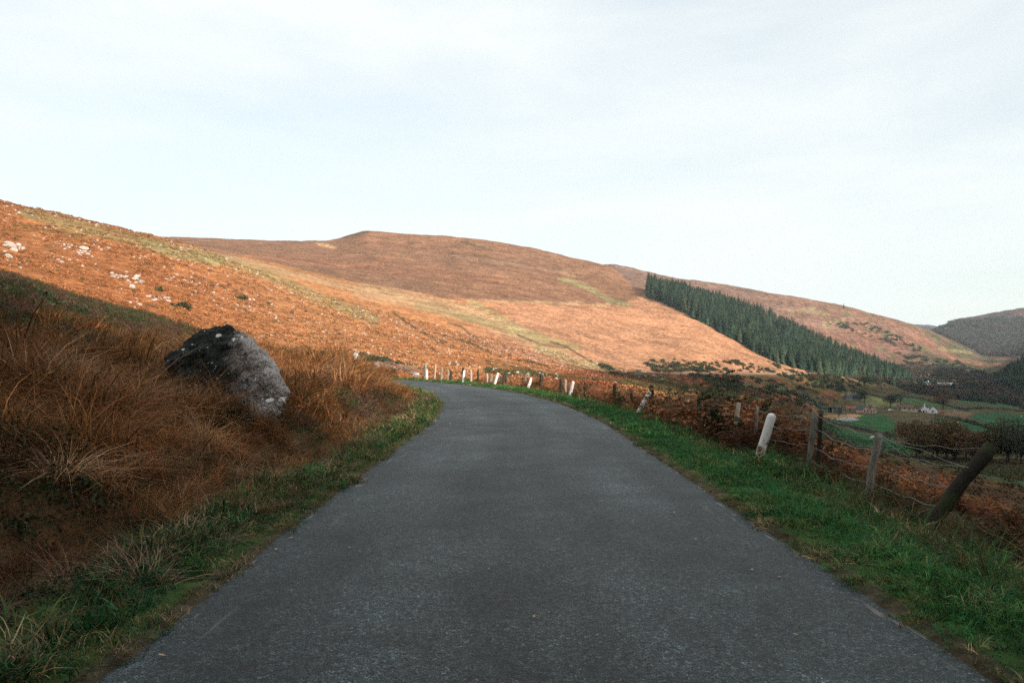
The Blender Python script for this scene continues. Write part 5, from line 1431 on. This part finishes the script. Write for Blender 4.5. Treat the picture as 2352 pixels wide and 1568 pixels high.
for args in [
 ([(1893, 972), (1960, 984), (2010, 995), (2060, 1006)], 1.2, 1.5, 'w', 'old stone wall below the field with the white debris'),
 ([(1890, 1020), (1950, 1030), (2010, 1042), (2060, 1046)], 1.2, 1.4, 'w', 'dark stone wall crossing behind the white sheep'),
 ([(2050, 908), (2110, 915), (2160, 928), (2230, 945)], 1.3, 1.6, 'w', 'long dark wall running above the white cottage'),
 ([(1955, 898), (1990, 905), (2030, 914), (2060, 920)], 1.2, 1.5, 'w', 'wall climbing over the pale rise above the farm'),
 ([(2090, 900), (2140, 905), (2180, 910)], 1.3, 1.6, 'w', 'dark wall below the wooded valley bottom'),
 ([(2145, 955), (2200, 965), (2250, 978), (2290, 992)], 2.6, 2.6, 'h', 'thick dark hedge running down from the white cottage'),
 ([(2200, 912), (2240, 910), (2290, 918), (2352, 925)], 3.0, 2.2, 'h', 'brownish hedge between the two upper right fields'),
 ([(2205, 916), (2230, 914), (2260, 922), (2290, 930)], 3.0, 2.6, 'h', 'dark curved hedge end right of the broad brown tree'),
 ([(2200, 940), (2260, 938), (2320, 942), (2352, 946)], 7.0, 2.0, 'h', 'wide brown overgrown strip above the right hand fields'),
 ([(1835, 892), (1880, 905), (1925, 925)], 6.0, 3.0, 'h', 'overgrown hedge falling to the barn from the far road')]:
    hedge(*args)

# ------------------------------------------------------------------ the far road on its ledge
pts = [hit(px, 857, 300, 900) for px in range(1445, 2010, 12)]
pts = [p for p, q in zip(pts, pts[1:]) if (p - q).length < 60]
mb = MB()
ring = []
for i, p in enumerate(pts):
    d = (pts[min(i + 1, len(pts) - 1)] - pts[max(i - 1, 0)]); d.z = 0; d.normalize(); n_ = Vector((d.y, -d.x, 0))
    ring.append([p + n_ * 2.4 + Vector((0, 0, -1.2)), p + n_ * 2.4 + Vector((0, 0, .35)), p - n_ * 2.4 + Vector((0, 0, .35)), p - n_ * 2.4 + Vector((0, 0, -1.5))])
V_ = [v for r_ in ring for v in r_]; mb.add(V_, [(i * 4 + j, (i + 1) * 4 + j, (i + 1) * 4 + j + 1, i * 4 + j + 1) for i in range(len(ring) - 1) for j in range(3)])
tag(mb.build('road', plain('far_road', (.20, .17, .14), .9, .3)), 'thin level road cut across the far slope', 'road', kind='structure')

# ------------------------------------------------------------------ farm buildings
def at(px, py, rmin=300):
    return hit(px, py, rmin, 1500)
W_WHITE = plain('whitewash', (.72, .70, .69), .85, .12, .6); W_CREAM = plain('cream_render', (.55, .36, .29), .85, .12, .6); SLATE = plain('slate', (.055, .07, .085), .6, .3, 2.5)
TIN = plain('rusty_tin', (.26, .085, .055), .7, .45, 1.2); GLASS = plain('window_glass', (.02, .025, .03), .2, .2, 3, .5); GREYTIN = plain('grey_tin', (.36, .38, .36), .6, .3, 1.2); DARKW = plain('dark_inside', (.03, .028, .025), .9)
STONE = plain('rubble_stone', (.26, .23, .19), .9, .35, 1.5); METALW = plain('car_white', (.62, .62, .63), .3, .06, 3, .5); METALR = plain('car_red', (.34, .05, .04), .3, .06, 3, .5); TYRE = plain('tyre', (.02, .02, .02), .8)
def gable_wing(bld, x0, w, depth, eave, ridge, wallm, y0=0.0, wins=(), roofm=None, overhang=.25, chimney=False):
    """a wing with its gable towards the viewer (-y), x0 its centre"""
    a, b = x0 - w / 2, x0 + w / 2
    mb = MB(); mb.prism([(a, -1.2), (b, -1.2), (b, eave), (x0, ridge), (a, eave)], 'y', y0, y0 + depth); mb.build('wall', wallm, bld)
    mb = MB(); t = .16; k = (ridge - eave) / (w / 2); o_ = overhang
    for s_ in (-1, 1):
        mb.prism([(x0, ridge + .02), (x0 + s_ * (w / 2 + o_), eave - k * o_ + .02), (x0 + s_ * (w / 2 + o_), eave - k * o_ + .02 + t), (x0, ridge + .02 + t)], 'y', y0 - .02 if overhang < .2 else y0 - .18, y0 + depth + .2)
    rf = mb.build('roof', roofm or SLATE, bld)
    if chimney:
        mb = MB(); mb.box(x0 - .4, x0 + .4, y0 + .1, y0 + .9, ridge - .4, ridge + 1.3); mb.box(x0 - .5, x0 + .5, y0 + .02, y0 + .98, ridge + 1.3, ridge + 1.45); mb.build('chimney', wallm, rf)
    for (wx, wz, ww, wh) in wins:
        mb = MB(); fw = .09
        mb.box(wx - ww / 2 - fw, wx - ww / 2, y0 - .05, y0 + .05, wz, wz + wh); mb.box(wx + ww / 2, wx + ww / 2 + fw, y0 - .05, y0 + .05, wz, wz + wh); mb.box(wx - ww / 2 - fw, wx + ww / 2 + fw, y0 - .05, y0 + .05, wz + wh, wz + wh + fw); mb.box(wx - ww / 2 - fw, wx + ww / 2 + fw, y0 - .08, y0 + .05, wz - fw, wz)
        f_ = mb.build('window', wallm, bld); mb = MB(); mb.box(wx - ww / 2, wx + ww / 2, y0 - .02, y0 + .02, wz, wz + wh); mb.build('pane', GLASS, f_)
def atD(px, D):
    x = (px - CX) / F * D; return Vector((x, D, gz1(x, D)))
def facing(p, extra=0): return -math.atan2(p.x, p.y) + extra
# white twin-gabled cottage
p = atD(2133, 630); k_ = p.y / F
b = empty('cottage', p, facing(p, .12)); tag(b, 'white cottage with two front gables standing alone beyond the farm', 'house')
w = 17.5 * k_
gable_wing(b, -w * .5, w * 1.05, 9, 2.3, 5.6, W_WHITE, 0, [(-w * .62, .5, 1.3, 1.4), (-w * .32, .7, .8, 1.2)], None, .1, True)
gable_wing(b, w * .50, w * .95, 9, 2.2, 5.0, W_WHITE, -.4, [(w * .42, .6, 1.6, 1.3)], None, .1)
mb = MB(); mb.box(-w * .1, w * .1, 2, 9.4, -.5, 3.2); mb.build('link_wall', W_WHITE, b)
# cream farmhouse
p = atD(1996, 600); b = empty('farmhouse', p, facing(p, -.10)); tag(b, 'cream farmhouse with twin pointed gables and slate roof', 'house')
k_ = p.y / F; w = 14.2 * k_
gable_wing(b, -w * .5, w * .98, 7, 2.5, 4.9, W_CREAM, 0, [(-w * .70, .6, .75, 1.7), (-w * .28, .6, .75, 1.7)], None, .2)
gable_wing(b, w * .5, w * .98, 7, 2.5, 4.9, W_CREAM, 0.003, [(w * .28, .6, .75, 1.7), (w * .70, .6, .75, 1.7)], None, .2)
mb = MB(); mb.box(-w * 2.0, -w * 1.0, 1.5, 7, -1.2, 2.3); mb.build('side_wall', W_CREAM, b)
mb = MB(); mb.prism([(1.2, 2.3), (7.3, 2.3), (7.3, 2.5), (4.3, 5.0), (1.2, 2.5)], 'x', -w * 2.05, -w * .55); rf = mb.build('side_roof', SLATE, b)
mb = MB(); mb.box(w * .4, w * .7, 5, 5.8, 4.6, 6.3); mb.box(-w * .6, -w * .35, 5.6, 6.4, 4.6, 6.3); mb.build('chimney', W_CREAM, rf)
# red tin shed
p = atD(1957, 612); b = empty('shed', p, facing(p, -.1)); tag(b, 'long low shed with rusty red tin roof left of the farmhouse', 'shed')
k_ = p.y / F
mb = MB(); mb.box(-13 * k_, 13 * k_, 0, 5, -1, 2.0); mb.build('wall', STONE, b)
mb = MB(); mb.prism([(-.3, 1.95), (5.3, 1.95), (2.5, 3.9)], 'x', -13.5 * k_, 13.5 * k_); mb.build('roof', TIN, b)
mb = MB(); mb.box(-6 * k_, -3.5 * k_, -.03, .05, -.2, 1.7); mb.build('door', DARKW, b)
# open barn with mono-pitch roof
p = atD(1912, 590); b = empty('barn', p, facing(p, .75)); tag(b, 'open fronted barn with sloping grey tin roof and dark bays', 'barn')
k_ = p.y / F; L = 30 * k_
mb = MB(); mb.box(-L, L, 7.6, 8, -1.5, 3.4); mb.box(-L, -L + .35, 0, 7.6, -1.5, 3.3); mb.box(L - .35, L, 0, 7.6, -1.5, 3.3); mb.build('wall', plain('block_wall', (.22, .24, .20), .9, .3, 1.0), b)
mb = MB(); mb.prism([(-1.0, 4.3), (8.5, 3.35), (8.5, 3.5), (-1.0, 4.5)], 'x', -L - .6, L + .6); mb.build('roof', GREYTIN, b)
for t in (-.98, -.5, -.02, .45, .97):
    mb = MB(); mb.box(t * L - .18, t * L + .18, -.2, .15, -1.5, 4.35); mb.build('pillar', GREYTIN, b)
for t in (-.75, .22):
    mb = MB(); mb.box(t * L - L * .2, t * L + L * .2, -.08, .02, -1.2, 3.2); mb.build('panel', plain('green_sheet', (.10, .14, .11), .7, .3), b)
# grey slate barn up behind the farm
p = atD(1962, 655); b = empty('barn', p, facing(p, .5)); tag(b, 'old barn with long dark slate roof behind the red shed', 'barn')
mb = MB(); mb.box(-6, 6, 0, 6, -1.5, 2.6); mb.build('wall', STONE, b); mb = MB(); mb.prism([(-.3, 2.55), (6.3, 2.55), (3, 5.3)], 'x', -6.3, 6.3); mb.build('roof', SLATE, b)
# smaller buildings
def small_house(px, D_, w, d, e, r, wm, rm, lab, ex=0.0, nm='house', cat='house', wins=True):
    p = atD(px, D_); b = empty(nm, p, facing(p, ex)); tag(b, lab, cat)
    mb = MB(); mb.box(-w / 2, w / 2, 0, d, -1.5, e); mb.build('wall', wm, b)
    mb = MB(); mb.prism([(-.3, e - .03), (d + .3, e - .03), (d / 2, r)], 'x', -w / 2 - .3, w / 2 + .3); rf = mb.build('roof', rm, b)
    mb = MB(); mb.box(w * .3, w * .3 + .8, d / 2 - .4, d / 2 + .4, r - .5, r + .8); mb.build('chimney', wm, rf)
    if wins:
        for t in (-.3, .0, .3):
            mb = MB(); mb.box(w * t - .5, w * t + .5, -.04, .03, .7, 1.8); mb.build('window', GLASS, b)
small_house(2130, 930, 10, 6, 2.8, 5.4, W_WHITE, SLATE, 'small grey roofed house half hidden by valley trees', .7)
small_house(2175, 930, 19, 7, 3.0, 5.6, STONE, plain('blue_slate', (.16, .21, .25), .6, .3, 1), 'long low building with bluish roof beyond the upper fields', .2)
small_house(2192, 915, 8, 5, 2.0, 3.6, W_WHITE, GREYTIN, 'small white outbuilding beside the bluish roofed building', -.2, 'outbuilding', 'outbuilding', False)
small_house(2217, 1080, 9, 5, 2.0, 4.0, W_WHITE, GREYTIN, 'pale roofed cottage among trees near the dark wood', .3)
small_house(2232, 1350, 12, 5, 3.0, 5.0, W_CREAM, SLATE, 'tiny bright house front high in the valley trees', 0)
small_house(2078, 640, 12, 5, 2.0, 3.8, STONE, plain('brown_roof', (.14, .10, .07), .8, .3, 1), 'old stone outhouse under trees between farmhouse and cottage', 0, 'outhouse', 'outhouse')
mb = MB(); r3 = random.Random(3); p = atD(2087, 620)
b = empty('stone_wall', p, facing(p)); tag(b, 'broken pale ruined wall between farmhouse and white cottage', 'ruined wall')
for k in range(12): hgt = r3.uniform(.8, 2.6); mb.box(-6 + k * 1.0, -5.02 + k * 1.0, 0, .7, -.6, hgt)
mb.build('masonry', plain('pale_stone', (.52, .40, .30), .9, .25, 2), b)
# small square ruin by the far road
p = at(1466, 862, 250); b = empty('stone_hut', p, facing(p)); tag(b, 'small square pale stone block standing by the far road', 'stone block')
mb = MB(); mb.prism([(-1.2, -.5), (1.2, -.5), (1.1, 2.1), (-1.05, 2.3)], 'y', 0, 1.8); mb.box(-1.3, 1.25, -.05, 1.85, 2.3, 2.5); mb.build('block', STONE, b)
# cars by the houses
def car(px, D_, rz, body, lab):
    p = atD(px, D_); b = empty('parked_car', p, rz); tag(b, lab, 'car')
    mb = MB(); mb.prism([(-2.1, .35), (2.1, .35), (2.15, .75), (1.3, .95), (.7, 1.42), (-1.2, 1.45), (-1.9, .98), (-2.15, .9)], 'y', -.85, .85); mb.build('body', body, b)
    mb = MB(); mb.prism([(-1.6, .98), (1.12, .98), (.62, 1.36), (-1.15, 1.38)], 'y', -.86, .86); mb.build('window', GLASS, b)
    for sx_ in (-1.3, 1.3):
        for sy_ in (-.8, .8):
            mb = MB(); mb.tube([(sx_, sy_ - .1, .33), (sx_, sy_ + .1, .33)], .33, 14); mb.build('wheel', TYRE, b)
car(2110, 632, .2, plain('car_dark', (.05, .055, .07), .3, .05, 3, .5), 'dark car parked left of the white cottage')
car(2162, 628, -.2, METALR, 'red car parked right of the white cottage')
car(2046, 615, .3, METALW, 'white van like car parked by trees right of the farmhouse')
# pile of collapsed pale sheeting in the field
r3 = random.Random(8); mb = MB()
for k in range(120):
    a, b_ = r3.uniform(1924, 1968), 0; t = (a - 1924) / 44; py = 966 + r3.uniform(-4.5, 3.5) * math.sin(math.pi * min(max(t, .08), .92)) 
    p = at(a, py, 300); L_, w_ = r3.uniform(1.0, 3.4), r3.uniform(.15, .7); ang = r3.uniform(-.6, .6); q = Vector((math.cos(ang), math.sin(ang), r3.uniform(-.2, .25))) * L_ / 2; nn = Vector((-math.sin(ang), math.cos(ang), r3.uniform(-.2, .2))) * w_ / 2; up = Vector((0, 0, .06)); c_ = p + Vector((0, 0, r3.uniform(.15, 1.1)))
    V0 = [c_ - q - nn, c_ + q - nn, c_ + q + nn, c_ - q + nn]; mb.add(V0 + [v + up for v in V0], [(3, 2, 1, 0), (4, 5, 6, 7), (0, 1, 5, 4), (1, 2, 6, 5), (2, 3, 7, 6), (3, 0, 4, 7)])
tag(mb.build('debris_pile', plain('bleached_timber', (.52, .48, .50), .8, .35, 1.2)), 'heap of bleached white boards and sheeting lying in the green field', 'debris pile')
# sheep
def sheep(px, py, rz, lab):
    p = at(px, py, 120); b = empty('sheep', p, rz); tag(b, lab, 'sheep', None)
    bm = bmesh.new()
    P = [((-.50, 0, .62), .20), ((-.25, 0, .66), .27), ((.05, 0, .66), .28), ((.30, 0, .67), .24), ((.50, 0, .78), .13), ((.62, 0, .84), .10), ((.76, 0, .76), .06)]
    vs = [bm.verts.new(q) for q, r_ in P]; rad = [r_ for q, r_ in P]
    for a, c_ in zip(vs, vs[1:]): bm.edges.new((a, c_))
    for (sx_, root) in ((-.38, 1), (.28, 3)):
        for sy_ in (-.13, .13):
            prev = vs[root]
            for z, r_ in ((.42, .07), (.22, .04), (.0, .035)):
                v_ = bm.verts.new((sx_ + (.03 if z == .22 else 0), sy_, z)); rad.append(r_); bm.edges.new((prev, v_)); prev = v_
    for sy_ in (-.13, .13):
        v_ = bm.verts.new((.56, sy_, .90)); rad.append(.03); bm.edges.new((vs[5], v_))
    me = bpy.data.meshes.new('body'); bm.to_mesh(me); bm.free(); o = link('body', me, plain('wool', (.72, .70, .64), .95, .1), b)
    sk = o.modifiers.new('skin', 'SKIN'); 
    for i, r_ in enumerate(rad): me.skin_vertices[0].data[i].radius = (r_, r_)
    me.skin_vertices[0].data[2].use_root = True
    o.modifiers.new('sub', 'SUBSURF').levels = 1
sheep(2000, 1007.5, .4, 'white sheep grazing, left of three close together in the green field'); sheep(2004, 1006, 2.6, 'white sheep in the middle of three in the green field'); sheep(2008.5, 1006, .1, 'white sheep, right of three in the green field just left of the grey post')
sheep(2200, 972, .5, 'lone white sheep in the field below the hedge by the cottage'); sheep(2345, 957, 1.5, 'lone white sheep in the field at the right edge')

# leaves and chips on the tarmac
mb = MB(); r3 = random.Random(5)
for k in range(90):
    s_ = r3.uniform(3, 26); o_ = r3.choice((-1, 1)) * (HALF - abs(r3.gauss(0, .5))) if r3.random() < .7 else r3.uniform(-2, 2)
    q = edge_pt(s_, o_); z_ = road_z(s_) - .036 * (o_ / HALF)**2 + .034; a = r3.uniform(0, 6.28); l_ = r3.uniform(.008, .028)
    c_ = Vector((q[0], q[1], z_)); u_ = Vector((math.cos(a), math.sin(a), .1)) * l_; v_ = Vector((-math.sin(a), math.cos(a), .2)) * l_ * .5
    mb.add([c_ - u_, c_ - v_, c_ + u_, c_ + v_, c_ + Vector((0, 0, .006))], [(0, 1, 4), (1, 2, 4), (2, 3, 4), (3, 0, 4)])
tag(mb.build('leaf_litter', plain('dead_leaf', (.42, .30, .20), .9, .4)), 'dead leaves and pale chips strewn on the asphalt', 'leaf litter', kind='stuff')

# ------------------------------------------------------------------ the air
zmin = float(GZ.min()) - 1.0; zmax = float(GZ.max()) + 25
mb = MB(); mb.box(-7700, 7700, -7700, 7700, zmin, zmax)
hz = bpy.data.materials.new('haze'); hz.use_nodes = True; hn = hz.node_tree; hn.nodes.clear()
ho = hn.nodes.new('ShaderNodeOutputMaterial'); hv = hn.nodes.new('ShaderNodeVolumePrincipled')
hv.inputs['Color'].default_value = (.80, .92, 1, 1); hv.inputs['Density'].default_value = 0.000065; hv.inputs['Anisotropy'].default_value = .0
hn.links.new(hv.outputs[0], ho.inputs['Volume'])
tag(mb.build('haze', hz), 'thin pale haze over the whole valley', 'haze', kind='stuff')
print('z range', zmin, zmax)
